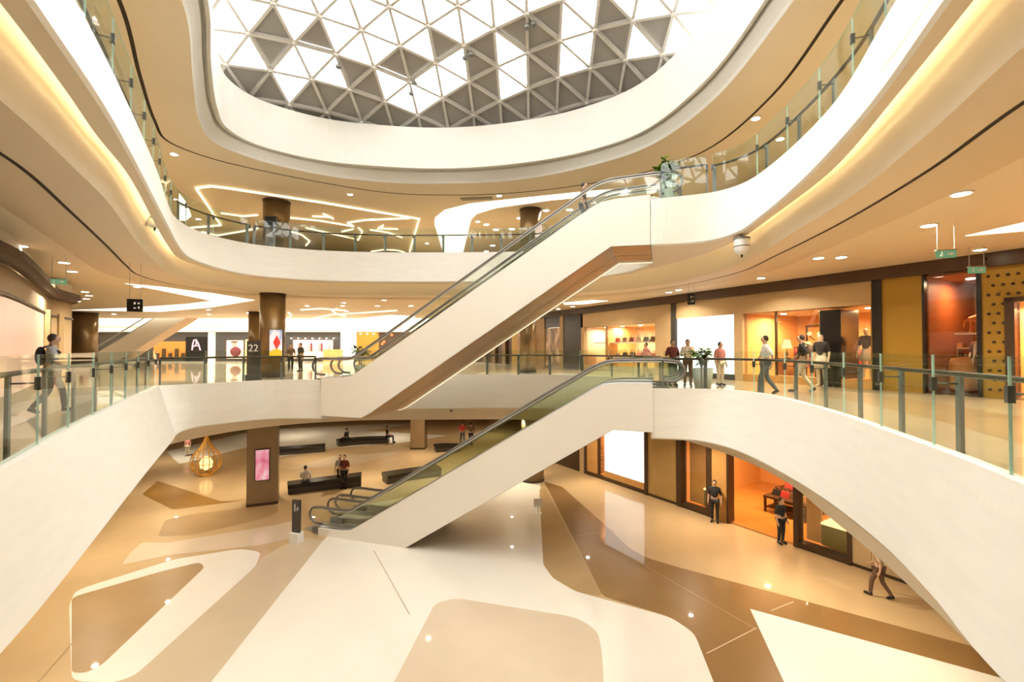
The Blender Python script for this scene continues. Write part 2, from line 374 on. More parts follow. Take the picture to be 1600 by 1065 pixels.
inlay([(260, 705), (400, 672), (640, 660), (640, 664), (420, 690), (280, 725)], MT['fl_white'], 2, h=.004)

def thin_line(a, b, m, w=.012):  # thin lines across the floor, tile seams among them
    p, q = U(*a, 0), U(*b, 0); d = (q - p).normalized(); n = Vector((-d.y, d.x)) * w
    orient(M('floor_line', [(*(p - n), .009), (*(q - n), .009), (*(q + n), .009), (*(p + n), .009)], [(0, 1, 2, 3)], m, fl))
thin_line((584, 860), (640, 960), MT['fl_mid']); thin_line((905, 826), (1182, 983), MT['fl_mid'], .014); thin_line((1182, 981), (1104, 1021), MT['fl_tan'], .014); thin_line((892, 838), (960, 828), MT['fl_mid'], .014)
thin_line((117, 1000), (60, 1065), MT['fl_mid']); thin_line((1240, 940), (1205, 954), MT['fl_tan'], .014)
OUT = rect(XL, XR, Y0, Y1); OUTM = rect(XL, XR, Y0, YM)
f2 = orient(M('floor', *holed(OUT, [offset(T2, .10)], F2), MT['fl_l2'])); structure(f2, 'polished beige stone floor of the middle gallery', 'floor')
f3 = orient(M('floor', *holed(OUTM, [offset(T3, .10)], F3), MT['fl_l2'])); structure(f3, 'polished stone floor of the top gallery', 'floor')
def inlay2(pts, m, h=.004): return inlay(pts, m, 2, True, h, F2, f2)
inlay2([(8.6, 15.5), (9.2, 12.5), (8.4, 9.0), (7.2, 5.8), (6.6, 3.5), (8.6, 3.5), (9.4, 6.0), (10.6, 9.5), (11.2, 13.0), (10.2, 16.0)], MT['fl_mid'])
inlay2([(-7.8, 6.2), (-9.5, 9.0), (-11.6, 12.6), (-12.6, 14.2), (-13.6, 13.2), (-11.2, 8.8), (-9.2, 5.2)], MT['fl_white'])
inlay2([(-13.8, 17.5), (-14.0, 24.0), (-9.0, 28.0), (-3.0, 29.0), (-3.0, 26.5), (-8.5, 25.6), (-12.0, 22.6), (-12.8, 17.5)], MT['fl_mid'])
inlay2([(-2.0, 26.5), (3.0, 26.2), (5.6, 23.8), (4.2, 23.4), (2.0, 24.6), (-2.0, 25.0)], MT['fl_white'])

# --- slab edges (parapet faces), soffits, coves, ceilings
def fascia(T, B, tz, bz, label):
    rin = offset(T, .16)
    bul = lerp(at(T, tz), at(B, bz), .5)
    v, f = loft([at(rin, tz - .2), at(rin, tz), at(T, tz), bul, at(B, bz + .05), at(offset(B, .05), bz)], True, True)
    o = M('trim_1' if tz < 8 else 'trim_2', v, f, MT['fascia'])
    return structure(o, label, 'parapet')
fascia(T2, B2, T2z, B2z, 'cream stone parapet face around the middle gallery opening')
fascia(T3, B3, T3z, B3z, 'cream stone parapet face around the top gallery opening')
so = orient(M('trim_3', *holed(S2, [offset(B2, .04)], B2z), MT['soffit']), False); structure(so, 'flat beige soffit below the middle gallery parapet', 'soffit')
r = [at(S2, B2z)] + [at(lerp(S2, N2, t), B2z + (K1 - B2z) * (t ** 1.6)) for t in (.25, .5, .75, 1)]
v, f = loft(r, True, False); structure(M('trim_4', v, f, MT['soffit'], smooth=True), 'curved beige soffit edge above the ground floor', 'soffit')
c1 = orient(M('ceiling', *holed(OUT, [N2], K1), MT['ceil']), False); structure(c1, 'tan ceiling above the ground floor walkways', 'ceiling')

so3 = orient(M('trim_5', *holed(C3, [offset(B3, .04)], B3z), MT['soffit']), False); structure(so3, 'narrow beige soffit below the top gallery parapet', 'soffit')
lip_in = offset(C3, -.11)
v, f = loft([at(C3, B3z), at(C3, B3z + .06), at(lip_in, B3z + .06)], True, False)
structure(M('trim_6', v, f, MT['soffit']), 'lip that hides the cove lighting', 'cove lip')
prof = [(-.10, .42), (.05, .40), (.2, .34), (.4, .24), (.6, .10), (.8, -.1), (.93, -.30), (1.0, -.45)]
def between(A, B, t):
    return [Vector((a.x + (b.x - a.x) * t, a.y + (b.y - a.y) * t)) for a, b in zip(A, B)]
r = [at(between(C3, G3, t), B3z + dz) for t, dz in prof]
v, f = loft(r, True, False); structure(M('trim_7', v, f, MT['plaster'], smooth=True), 'curved cream cove surface washed by hidden warm light', 'cove')
v, f = loft([at(lip_in, B3z + .42), at(lip_in, B3z + .061)], True, False)
structure(M('trim_8', v, f, MT['plaster']), 'back face of the light cove', 'cove')
led = thing('cove_light', 'continuous warm strip light hidden in the cove under the top gallery', 'strip light', (0, 0, B3z))
v, f = loft([at(offset(C3, -.075), B3z + .075), at(offset(C3, -.035), B3z + .075)], True, False)
M('led_strip', v, f, MT['cove'], led)
c2 = orient(M('ceiling', *holed(OUTM, [G3], K2), MT['ceil']), False); structure(c2, 'tan ceiling above the middle gallery walkways', 'ceiling')
SL = catmull([(-1, -2.2), (-4.2, -.6), (-5.6, 2.4), (-6.82, 5.6), (-7.36, 6.8), (-8.75, 9.0), (-10.9, 12.3), (-12.7, 15), (-13.9, 17), (-14.4, 19.5), (-13.4, 22.3), (-10.2, 24.0), (-6.4, 24.5), (-3.1, 24.5), (0, 24.4), (3.5, 23.6), (6.2, 21.6), (7.7, 18.6), (8.1, 16.0), (7.75, 13.5), (7.15, 10), (6.35, 6.93), (5.6, 4.88), (5.0, 2.4), (4.2, -.6), (1, -2.2)], 6, True)
def slotband(loop, w, z, name, label):
    v, f = loft([at(loop, z - .004), at(offset(loop, w), z - .004)], True, False)
    return structure(M(name, v, f, MT['slot']), label, 'ceiling slot')
slotband(SL, .07, K2, 'trim_9', 'thin dark shadow slot following the opening in the middle ceiling')
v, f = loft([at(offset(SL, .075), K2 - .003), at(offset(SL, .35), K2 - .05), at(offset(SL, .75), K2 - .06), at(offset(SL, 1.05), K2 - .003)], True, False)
structure(M('trim_12', v, f, mat('darker_tan_band', (.66, .55, .385), .55), smooth=True), 'slightly darker curved band beside the slot in the middle ceiling', 'ceiling band')  # band coloured a little darker than the ceiling beside it
# raised drum below the dome
r = [at(R0, 17.0), at(R0, 15.2), at(between(R0, R2, .22), 15.17), at(between(R0, R2, .26), 15.32), at(between(R0, R2, .42), 15.32),
     at(between(R0, R2, .46), 15.12), at(between(R0, R2, .70), 14.98), at(between(R0, R2, .9), 14.85), at(R2, K3)]
v, f = loft(r, True, False)
structure(M('trim_10', v, f, MT['ring']), 'white stepped drum ring under the glass dome', 'drum')
c3 = orient(M('ceiling', *holed(OUTM, [R2], K3), MT['soffit']), False); structure(c3, 'beige ceiling above the top gallery around the dome opening', 'ceiling')
slotband(S3, .09, K3, 'trim_11', 'thin shadow slot in the ceiling around the dome drum')
v, f = holed(OUTM, [offset(R0, .02)], 17.0)
structure(orient(M('ceiling', v, f, MT['ring'])), 'flat roof deck around the dome', 'roof')
# outer walls
def wallq(name, a, b, z0, z1, m, label):
    return structure(M(name, [(a[0], a[1], z0), (b[0], b[1], z0), (b[0], b[1], z1), (a[0], a[1], z1)], [(0, 1, 2, 3)], m), label, 'wall')
wallq('wall_left', (XL, Y0), (XL, Y1), 0, 18, MT['shopbeige'], 'far left beige outer wall')
wallq('wall_right', (XR, Y0), (XR, Y1), 0, 18, MT['shopbeige'], 'far right beige outer wall')
wallq('wall_near', (XL, Y0), (XR, Y0), 0, 18, MT['shopbeige'], 'beige wall behind the viewer')
wallq('wall_back', (XL, Y1), (XR, Y1), 0, 18, MT['shopbeige'], 'distant beige end wall')
v, f = loft([at([(XL, YM), (XR, YM)], K2), at([(XL, YM), (XR, YM)], 17.0)], False)
structure(M('wall_middle', v, f, MT['fascia']), 'pale edge of the gallery floors facing the rear atrium', 'wall')

# ------------------------------------------------------------------ glass dome
DQ = (-0.51996, 19.44348, 1.26536, 0.69584, 0.0692, 1.32542, 21.00969, 0.02533, -2.35819, 8.74398)
GREY = {(-11,2,0),(-11,2,1),(-10,2,0),(-10,2,1),(-9,2,0),(-9,2,1),(-9,3,0),(-9,3,1),(-8,2,0),(-8,2,1),(-8,3,0),(-8,3,1),(-7,0,1),(-7,1,0),(-7,2,1),(-7,3,0),(-7,3,1),(-6,0,1),(-6,2,0),(-6,2,1),(-6,3,0),(-5,1,0),(-5,1,1),(-5,2,0),(-5,2,1),(-5,3,0),(-4,0,1),(-4,2,0),(-4,2,1),(-3,0,0),(-3,1,1),(-3,2,0),(-2,-1,0),(-2,0,1),(-2,1,0),(-2,1,1),(-1,-2,1),(-1,-1,0),(-1,-1,1),(-1,0,0),(-1,0,1),(-1,1,0),(0,-3,1),(0,-1,1),(0,0,0),(0,0,1),(1,-4,1),(1,-3,0),(1,-3,1),(1,-2,0),(1,-2,1),(1,-1,0),(1,-1,1),(2,-3,1),(2,-2,0),(2,-2,1),(2,-1,0),(3,-5,0),(3,-5,1),(3,-4,0),(3,-4,1),(3,-3,0),(3,-3,1),(3,-2,0),(4,-6,1),(4,-5,1),(4,-4,0),(4,-4,1),(4,-3,0),(5,-6,1),(5,-5,0),(5,-5,1),(5,-4,0),(6,-7,1),(6,-6,0),(6,-6,1),(6,-5,0),(7,-8,1),(7,-7,0)}
def dnode(i, j):
    q = DQ; x = q[0] + i * q[2] + j * q[4]; y = q[1] + i * q[3] + j * q[5]
    return Vector((x, y, q[6] - q[7] * ((x - q[8]) ** 2 + (y - q[9]) ** 2)))
def topix(p):
    z = p.z - CZ; c, s = math.cos(PIT), math.sin(PIT); yy = p.y * c + z * s; zz = -p.y * s + z * c
    return (800 + FPX * p.x / yy, 532.5 - FPX * zz / yy) if yy > .1 else (9999, -9999)
dome = thing('glass_dome', 'triangulated steel dome with white glazing and grey panels above the atrium', 'skylight', (DQ[8], DQ[9], 17.0), kind='structure')
rg = random.Random(11)
rest_g, rest_o, rest_b, rest_n = G(), G(), G(), G()
edges = {}
nodes = {}
for i in range(-24, 24):
    for j in range(-30, 24):
        for k, t in ((0, ((i, j), (i + 1, j), (i, j + 1))), (1, ((i + 1, j), (i + 1, j + 1), (i, j + 1)))):
            P = [dnode(*a) for a in t]
            if max(p.z for p in P) < 17.0: continue
            c = sum(P, Vector()) / 3
            px = [topix(p) for p in P]
            vis = c.y > 6 and max(p[1] for p in px) > -8 and 250 < sum(p[0] for p in px) / 3 < 1200
            gr = (i, j, k) in GREY if vis else (rg.random() < .33 or c.z < 17.9)
            V = [c + (p - c) * .985 + Vector((0, 0, .07)) for p in P]
            W = [p + Vector((0, 0, .035)) for p in V]
            f = [(0, 1, 2), (5, 4, 3), (0, 3, 4, 1), (1, 4, 5, 2), (2, 5, 3, 0)]
            if gr:
                # opaque panel: a shallow sunk tray
                if vis: M('opaque_panel', V + W, f, MT['sky_grey'], dome)
                else: rest_o.add(V + W, f)
            else:
                if vis: M('glass_panel', V, [(0, 1, 2)], MT['sky_glass'], dome)
                else: rest_g.add(V, [(0, 1, 2)])
            for a, b in ((0, 1), (1, 2), (2, 0)):
                e = tuple(sorted((t[a], t[b])))
                edges[e] = edges.get(e, False) or vis
                nodes[t[a]] = nodes.get(t[a], False) or vis
nb = 0
def bar(a, b, r):
    d = (b - a).normalized(); n = ((a + b) / 2 - Vector((DQ[8], DQ[9], -12))).normalized()
    s = d.cross(n).normalized()
    v = []
    for p in (a, b):
        for x, y in ((-r, -.11), (r, -.11), (r, .03), (-r, .03)): v.append(p + s * x + n * y)
    return v, [(0, 1, 5, 4), (1, 2, 6, 5), (2, 3, 7, 6), (3, 0, 4, 7)]
for (a, b), vis in sorted(edges.items()):
    v, f = bar(dnode(*a), dnode(*b), .05)
    if vis and nb < 300: M('dome_bar', v, f, MT['sky_bar'], dome); nb += 1
    else: rest_b.add(v, f)
ng = 0
for a, vis in sorted(nodes.items()):
    p = dnode(*a); g = G().lathe([(.02, -.17), (.10, -.15), (.12, -.06), (.10, 0)], p, 8)
    if vis and ng < 200: g.m('dome_node', MT['sky_bar'], dome); ng += 1
    else: rest_n.add(g.v, g.f)
tag(rest_g.m('glass_panel', MT['sky_glass'], dome), kind='stuff'); tag(rest_o.m('opaque_panel', MT['sky_grey'], dome), kind='stuff')
tag(rest_b.m('dome_bar', MT['sky_bar'], dome), kind='stuff'); tag(rest_n.m('dome_node', MT['sky_bar'], dome), kind='stuff')
# small sensors hanging from the dome frame
for k, (x, y) in enumerate([(522, 95), (636, 138), (651, 124), (721, 79), (737, 70), (818, 34), (836, 27)]):
    best = min((p for p in (dnode(*a).lerp(dnode(*b), t) for (a, b), v_ in edges.items() if v_ for t in (.2, .5, .8))), key=lambda p: (topix(p)[0] - x) ** 2 + (topix(p)[1] - y) ** 2)
    g = thing('floodlight', 'small round grey floodlight clipped under a dome bar', 'floodlight', best + Vector((0, 0, -.32)), group='floodlights under the dome')
    G().tube([best + Vector((0, 0, -.1)), best + Vector((0, 0, -.2))], .02, 6).m('bracket', MT['gysteel'], g)
    G().lathe([(.05, -.32), (.11, -.30), (.11, -.22), (.04, -.19)], best, 12).m('housing', MT['gysteel'], g)

# ------------------------------------------------------------------ glass railings
def resample(path, step):
    P = [Vector(p[:2]) for p in path]; L = [0]
    for a, b in zip(P, P[1:]): L.append(L[-1] + (b - a).length)
    n = max(1, round(L[-1] / step)); out = []
    def pos(s):
        for i in range(len(P) - 1):
            if L[i + 1] >= s - 1e-9 and L[i + 1] > L[i]:
                return P[i].lerp(P[i + 1], (s - L[i]) / (L[i + 1] - L[i]))
        return P[-1].copy()
    return n, L[-1], pos
def railing(label, path, zf, zc, step=1.5, post_w=.11, inset=.28):
    path = [p for i, p in enumerate(path) if i == 0 or (Vector(p[:2]) - Vector(path[i - 1][:2])).length > .02]
    pg = offset(path, .08, False)
    n, L, pos = resample(pg, step)
    h = 7.24 - 5.9 + zf
    t = thing('glass_railing', label, 'railing', (*pos(L / 2), zf))
    def nrm(s):
        d = (pos(min(L, s + .05)) - pos(max(0, s - .05))).normalized(); return d, Vector((-d.y, d.x))
    for i in range(n):
        s0, s1 = L * i / n + .012, L * (i + 1) / n - .012
        m = 4; A = [pos(s0 + (s1 - s0) * k / m) for k in range(m + 1)]
        B = [p + nrm(s0 + (s1 - s0) * k / m)[1] * .02 for k, p in enumerate(A)]
        v = at(A, zc - .12) + at(B, zc - .12) + at(A, h) + at(B, h); q = m + 1; f = []; mi = []
        for k in range(m):
            f += [(k, k + 1, 2 * q + k + 1, 2 * q + k), (q + k + 1, q + k, 3 * q + k, 3 * q + k + 1), (2 * q + k, 2 * q + k + 1, 3 * q + k + 1, 3 * q + k)]; mi += [0, 0, 1]
        f += [(0, 2 * q, 3 * q, q), (m, q + m, 3 * q + m, 2 * q + m)]; mi += [1, 1]
        M('glass_pane', v, f, [MT['pane'], MT['edge']], t, matidx=mi)
    for i in range(n + 1):
        s = L * i / n; d, nn = nrm(s); p = pos(s)
        c = p + nn * inset
        a = d * (post_w / 2); b = nn * .02
        post = G().prism([c - a - b, c + a - b, c + a + b, c - a + b], zf, zf + 1.06).m('post', MT['gysteel'], t)
        c2_ = p + nn * .01; a = d * .03; b = nn * .03
        G().prism([c2_ - a - b, c2_ + a - b, c2_ + a + b, c2_ - a + b], zf + .88, zf + 1.05).m('clamp', MT['dksteel'], t)
        if inset > .1: G().tube([(*(p + nn * .02), zf + .97), (*(p + nn * inset), zf + .97)], .012, 6).m('bracket', MT['dksteel'], t)
    k = max(8, int(L / .25))
    hp = [pos(L * i / k) + nrm(L * i / k)[1] * inset for i in range(k + 1)]
    G().tube(at(hp, zf + 1.09), .035, 8).m('handrail', MT['hand'], t, True)
    return t
def cut(T, idx, k): return T[idx[k][0]:idx[k][1]]
ra = cut(T2, I2, 0); rf = cut(T2, I2, 5)
railing('frameless glass railing along the near left edge of the middle gallery', ra[8:], F2, T2z)
railing('glass railing on the left landing behind the number 22 sign', cut(T2, I2, 1)[:-2], F2, T2z, 1.45, .06, .08)
railing('glass railing along the far back edge of the middle gallery', cut(T2, I2, 3)[5:], F2, T2z)
railing('short glass railing on the right landing beside the lower escalators', rf[3:15], F2, T2z, 1.4, .05, .07)
railing('frameless glass railing along the near right edge of the middle gallery', rf[15:-8], F2, T2z)
rg3 = cut(T3, I3, 0)
nl = 11 * NS
railing('glass railing along the left edge of the top gallery', rg3[10:nl], F3, T3z)
railing('glass railing along the far back edge of the top gallery', rg3[nl:], F3, T3z, 1.45)
railing('short glass railing in front of the potted plant on the top landing', cut(T3, I3, 2)[3:15], F3, T3z, 1.4, .05, .07)
railing('glass railing along the right edge of the top gallery', cut(T3, I3, 2)[15:-10], F3, T3z)

# ------------------------------------------------------------------ escalators
def escalator(label, P0, u, z0, wid=1.5, ground=False, near_clad=True, flip=1, glow=False, steps_vis=True):
    P0 = Vector(P0); u = Vector(u).normalized(); n = Vector((-u.y, u.x)) * flip
    def W(s, w, z): q = P0 + u * s + n * w; return Vector((q.x, q.y, z0 + z))
    t = thing('escalator', label, 'escalator', W(6.2, wid / 2, 0.0 if ground else -1.2))
    top = [(0, .28), (1.0, .28), (1.4, .33), (1.8, .55), (10.7, 5.98), (11.05, 6.14), (11.5, 6.20), (12.555, 6.22)]
    if ground: bot = [(0, 0), (3.85, 0), (11.35, 4.72), (12.555, 4.70)]
    else: bot = [(0, -1.25), (1.9, -1.25), (2.3, -1.05), (11.35, 4.68), (12.555, 4.65)]
    def zb(s, pr):
        for (a, za), (b, zb_) in zip(pr, pr[1:]):
            if a <= s <= b: return za + (zb_ - za) * (s - a) / (b - a)
        return pr[-1][1]
    ss = sorted({round(s, 3) for s, _ in top + bot} | {round(.5 * k, 3) for k in range(26)})
    ss = [s for s in ss if s <= 12.555]
    def panel(w0, w1, name, m):
        v = []; f = []
        for s in ss: v += [W(s, w0, zb(s, bot)), W(s, w0, zb(s, top)), W(s, w1, zb(s, top)), W(s, w1, zb(s, bot))]
        for i in range(len(ss) - 1):
            a, b = 4 * i, 4 * i + 4
            f += [(a, b, b + 1, a + 1), (a + 1, b + 1, b + 2, a + 2), (a + 2, b + 2, b + 3, a + 3), (a + 3, b + 3, b, a)]
        f += [(0, 1, 2, 3), tuple(4 * (len(ss) - 1) + k for k in (3, 2, 1, 0))]
        return M(name, v, f, m, t)
    panel(0, .10, 'side_cladding', MT['clad']); panel(wid - .10, wid, 'side_cladding', MT['clad'])
    for w0, w1 in ((.10, .34), (wid - .34, wid - .10)):       # inner decking
        v = []; f = []
        for s in ss: v += [W(s, w0, zb(s, top) - .01), W(s, w1, zb(s, top) - .03)]
        for i in range(len(ss) - 1): f.append((2 * i, 2 * i + 2, 2 * i + 3, 2 * i + 1))
        M('deck_trim', v, f, MT['steel'], t)
    sb = [(a, b) for a, b in bot if not (ground and b <= 0 and a < 3)]
    v = []; f = []
    for s, z in sb: v += [W(s, .02, z - .012), W(s, wid - .02, z - .012)]
    for i in range(len(sb) - 1): f.append((2 * i, 2 * i + 1, 2 * i + 3, 2 * i + 2))
    M('soffit', v, f, MT['truss'], t)
    if glow:
        v = []
        for s, z in sb: v += [W(s, wid - .34, z - .05), W(s, wid - .10, z - .05)]
        M('cladding_glow_strip', v, f, MT['strip_face'], t)  # pale cladding edge with its bright light put in as glow
    # steps
    g = G(); k = 0; s = 1.7
    while s < 10.9:
        z = (s - 1.55) * .612
        a, b, c, d = W(s, .36, z), W(s + .4, .36, z), W(s + .4, wid - .36, z), W(s, wid - .36, z)
        e = Vector((0, 0, -.245)); g.add([a, b, c, d, a + e, d + e], [(0, 1, 2, 3), (0, 3, 5, 4)])
        s += .4
    for s0, s1, z in ((-.9, 1.7, .02), (10.9, 13.3, 5.92)):
        g.add([W(s0, .3, z), W(s1, .3, z), W(s1, wid - .3, z), W(s0, wid - .3, z)], [(0, 1, 2, 3)])
    tag(g.m('steps', MT['step'], t), kind='stuff')
    # balustrades
    rail = [(0.0, .36), (-.36, .40), (-.56, .58), (-.58, .78), (-.44, .96), (-.2, 1.02), (.9, 1.02), (1.3, 1.06), (1.75, 1.30), (10.5, 6.62), (10.9, 6.82), (11.3, 6.92), (11.8, 6.94), (13.1, 6.94), (13.38, 6.86), (13.5, 6.66), (13.44, 6.44), (13.2, 6.30), (12.9, 6.28)]
    rp = catmull([Vector(p) for p in rail], 5)
    for w in (.22, wid - .22):
        # glass panes under the handrail
        cuts = [-.45, .9, 2.2, 3.6, 5.0, 6.4, 7.8, 9.2, 10.6, 11.9, 13.35]
        up = [p for p in rp if True]
        upper = [p for p in rp[15:-15]]
        def zr(s):
            for a, b in zip(upper, upper[1:]):
                if a.x <= s <= b.x: return a.y + (b.y - a.y) * (s - a.x) / max(1e-6, b.x - a.x)
            return upper[0].y - .15 if s < upper[0].x else upper[-1].y - .12
        for a, b in zip(cuts, cuts[1:]):
            q = [a + .01 + (b - a - .02) * k / 6 for k in range(7)]
            v = []; f = []
            for s_ in q:
                lo = zb(min(max(s_, 0), 12.555), top) - .03
                if s_ < 0: lo = .34
                if s_ > 12.555: lo = 6.28
                for ww in (w - .006, w + .006): v += [W(s_, ww, lo), W(s_, ww, zr(s_) - .02)]
            for k in range(6):
                c = 4 * k; f += [(c, c + 4, c + 5, c + 1), (c + 2, c + 3, c + 7, c + 6), (c + 1, c + 5, c + 7, c + 3)]
            M('glass_pane', v, f, MT['egl'], t)
        G().tube([W(p.x, w, p.y) for p in rp], .045, 8).m('handrail', MT['rubber'], t, True)
        G().tube([W(p.x, w, p.y) for p in [Vector((q.x, q.y - .055)) for q in rp[22:-22]]], .028, 6).m('handrail_guide', MT['steel'], t, True)
        G().tube([W(s_, w - .05, zb(s_, top) + .012) for s_ in ss], .022, 6).m('base_trim', MT['steel'], t, True)
        for s_, z_ in ((-.1, .02), (12.75, 5.92)):
            c = [W(s_ - .3, w - .08, 0), W(s_ + .3, w - .08, 0), W(s_ + .3, w + .08, 0), W(s_ - .3, w + .08, 0)]
            G().prism([(p.x, p.y) for p in c], z0 + z_, z0 + z_ + .20).m('newel_base', MT['gysteel'], t)
    return t
ue = Vector((.9555, -.295)); ne = Vector((.295, .9555))
pl = Vector((-7.6, 17.95))
escalator('nearer ivory escalator rising from the ground floor to the right landing', pl, ue, 0.0, ground=True)
escalator('farther ivory escalator beside it rising from the ground floor', pl + ne * 1.55, ue, 0.0, ground=True)
ue = Vector((.9487, -.316)).normalized(); ne = Vector((-ue.y, ue.x)); pu = Vector((-7.6, 18.1))
escalator('nearer ivory escalator rising from the middle gallery to the top gallery', pu, ue, F2)
escalator('farther ivory escalator beside it rising to the top gallery', pu + ne * 1.55, ue, F2, glow=True)
escalator('distant beige escalator beyond the bronze column on the far left', (-40.4, 41.6), (1, 0), F2)

# ------------------------------------------------------------------ downlights (fixtures with their lamps)
_dl = {}
def downlight(p, z, group, label, power=0, r=.11, spread=140):
    key = round(r, 3)
    side = 'left' if p[0] < -8 and p[1] < 21 else ('right' if p[0] > 5.5 else 'rear')
    group = f'{side} {group}'; label = label.replace('in the ', f'in the {side} part of the ')
    t = thing('downlight', label, 'downlight', (p[0], p[1], z - .03), group=group)
    if key not in _dl:
        a = G().lathe([(r * 1.25, .0), (r * 1.3, .03)], (0, 0, 0), 16)
        b = G().lathe([(r, -.004), (r, .0)], (0, 0, 0), 16)
        ra_ = a.m('rim', MT['white'], None, False, True); rb_ = b.m('lens', MT['lens'], None, False, True)
        _dl[key] = (ra_.data, rb_.data); bpy.data.objects.remove(ra_); bpy.data.objects.remove(rb_)
    for nm, d in zip(('rim', 'lens'), _dl[key]):
        o = bpy.data.objects.new(nm, d); C.objects.link(o); o.parent = t
    if power:
        l = bpy.data.lights.new('downlight_lamp', 'AREA'); l.shape = 'DISK'; l.size = r * 1.3; l.energy = power; l.color = WARM
        l.spread = R(spread)
        lo = bpy.data.objects.new('downlight_lamp', l); C.objects.link(lo); lo.parent = t; lo.location = (0, 0, -.012)
g2 = 'downlights in the middle gallery ceiling'; lab2 = 'small round recessed downlight in the middle gallery ceiling'
for x, y in [(1502, 301), (1279, 402), (1531, 389), (1060, 452), (100, 409), (133, 455), (139, 461), (135, 466), (121, 470), (104, 474), (82, 477), (335, 455), (178, 490), (480, 477), (535, 477), (590, 477), (642, 477), (600, 468), (872, 482), (895, 478), (326, 483), (388, 488)]:
    downlight(U(x, y, K2), K2, g2, lab2, 0, .13)
for p in [(-10.5, 8), (-13, 12), (-15.5, 16), (-16.5, 20), (-15, 25), (-10, 27), (-5, 27.5), (0, 27.5), (4.5, 26), (7.6, 22), (9.6, 17.5), (9.8, 13.5), (9.2, 10), (8.3, 6.5), (12.5, 9), (-9, 4), (7.5, 3), (-20, 28), (-12, 33), (-4, 34), (-24, 36)]:
    downlight(p, K2, g2, lab2, 130, .13)
g1 = 'downlights in the ground floor ceiling'; lab1 = 'small round recessed downlight in the ground floor ceiling'
for p in [(-8, 5), (-10.5, 9), (-12.8, 12.5), (-14.5, 16), (-15, 20), (-13, 24), (-8, 25.2), (-4, 25.5), (0, 25.5), (4, 24.2), (8.6, 14.2), (9.2, 11), (8.4, 8), (7.2, 5), (-18, 24), (-13, 30), (-6, 31), (0, 30), (-22, 30), (-10, 37), (-2, 38), (-18, 38), (7.4, 19)]:
    downlight(p, K1, g1, lab1, 55 if p[1] < 14 else 95, .10)
g3_ = 'downlights in the top gallery ceiling'; lab3 = 'small round recessed downlight in the top gallery ceiling'
for x, y in [(272, 240), (547, 303), (780, 305), (1181, 184)]:
    downlight(U(x, y, K3), K3, g3_, lab3, 0, .12)
for x, y in [(760, 350), (775, 358), (800, 357), (812, 340), (890, 327), (770, 383), (760, 392), (853, 328)]:
    downlight(U(x, y, K3), K3, g3_, lab3, 0, .16)
for p in [(-10, 8), (-13.5, 13), (-15, 18), (-13, 24), (-8, 26), (-2, 26.5), (3, 26), (7.5, 22), (9.5, 16), (9, 11), (8, 6.5), (-18, 26), (-6, 32)]:
    downlight(p, K3, g3_, lab3, 130, .12)

# ------------------------------------------------------------------ columns
def column(label, x, y, r, z0, z1, m, square=False):
    t = thing('column', label, 'column', (x, y, z0), kind=None)
    if square:
        G().box(x - r, x + r, y - r, y + r, z0 + .12, z1 - .10).m('shaft', m, t)
        for a in (-1, 1): G().box(x + a * (r + .012) - .012, x + a * (r + .012) + .012, y - r * .98, y + r * .98, z0 + .12, z1 - .1).m('side_panel', MT['bronze'], t)
        G().box(x - r - .03, x + r + .03, y - r - .03, y + r + .03, z0, z0 + .12).m('plinth', MT['dkwood'], t)
        G().box(x - r - .02, x + r + .02, y - r - .02, y + r + .02, z1 - .10, z1).m('capital', MT['dkwood'], t)
    else:
        G().lathe([(r, .1), (r, z1 - z0 - .08)], (x, y, z0), 32).m('shaft', m, t, True)
        G().lathe([(r + .03, 0), (r + .03, .1)], (x, y, z0), 32).m('plinth', MT['dkwood'], t)
        G().lathe([(r + .02, z1 - z0 - .08), (r + .02, z1 - z0)], (x, y, z0), 32).m('capital', MT['dkwood'], t)
    return t
cL = (-11.95, 22.7)
cq = column('square taupe ground floor column carrying a pink screen', -11.9, 21.9, .62, 0, K1, MT['colstone'], True); cq.rotation_euler = (0, 0, R(24))
column('round bronze column beside the 22 sign on the middle gallery', *cL, .58, F2, K2, MT['bronze'])
column('round bronze column carrying a tall screen on the top gallery', -11.9, 22.9, .62, F3, K3, MT['bronze'])
column('slim bronze column half hidden behind the poster column', -19.2, 34, .45, F2, K2, MT['bronze'])
column('thick round bronze column on the far left of the middle gallery', -32.6, 34.7, .78, F2, K2, MT['bronze'])
column('square taupe ground floor column behind the lower escalators', -6.85, 33.6, .50, 0, K1, MT['colstone'], True)
column('round taupe column at the foot of the brown floor stripe', 1.15, 25.4, .62, 0, K1, MT['colstone'])
column('round bronze column on the top gallery behind the upper escalators', 1.0, 24.3, .58, F3, K3, MT['bronze'])
column('bronze column on the middle gallery behind the upper escalators', .9, 26.4, .5, F2, K2, MT['bronze'])

# ------------------------------------------------------------------ screens and posters
def stripes(name, cols, scale, rough=.3, emit=.9):     # flat printed picture from soft bands of colour
    m = bpy.data.materials.new(name); m.use_nodes = True; nt = m.node_tree; b = nt.nodes['Principled BSDF']
    tc = nt.nodes.new('ShaderNodeTexCoord'); nz = nt.nodes.new('ShaderNodeTexNoise'); rp = nt.nodes.new('ShaderNodeValToRGB')
    nz.inputs['Scale'].default_value = scale; nz.inputs['Detail'].default_value = 1.5
    nt.links.new(tc.outputs['Generated'], nz.inputs['Vector']); nt.links.new(nz.outputs['Fac'], rp.inputs[0])
    el = rp.color_ramp.elements
    while len(el) < len(cols): el.new(.5)
    for i, c in enumerate(cols):
        el[i].position = .3 + .4 * i / max(1, len(cols) - 1); el[i].color = (*c, 1)
    nt.links.new(rp.outputs[0], b.inputs['Base Color']); nt.links.new(rp.outputs[0], b.inputs['Emission Color'])
    b.inputs['Emission Strength'].default_value = emit; b.inputs['Roughness'].default_value = rough
    return m
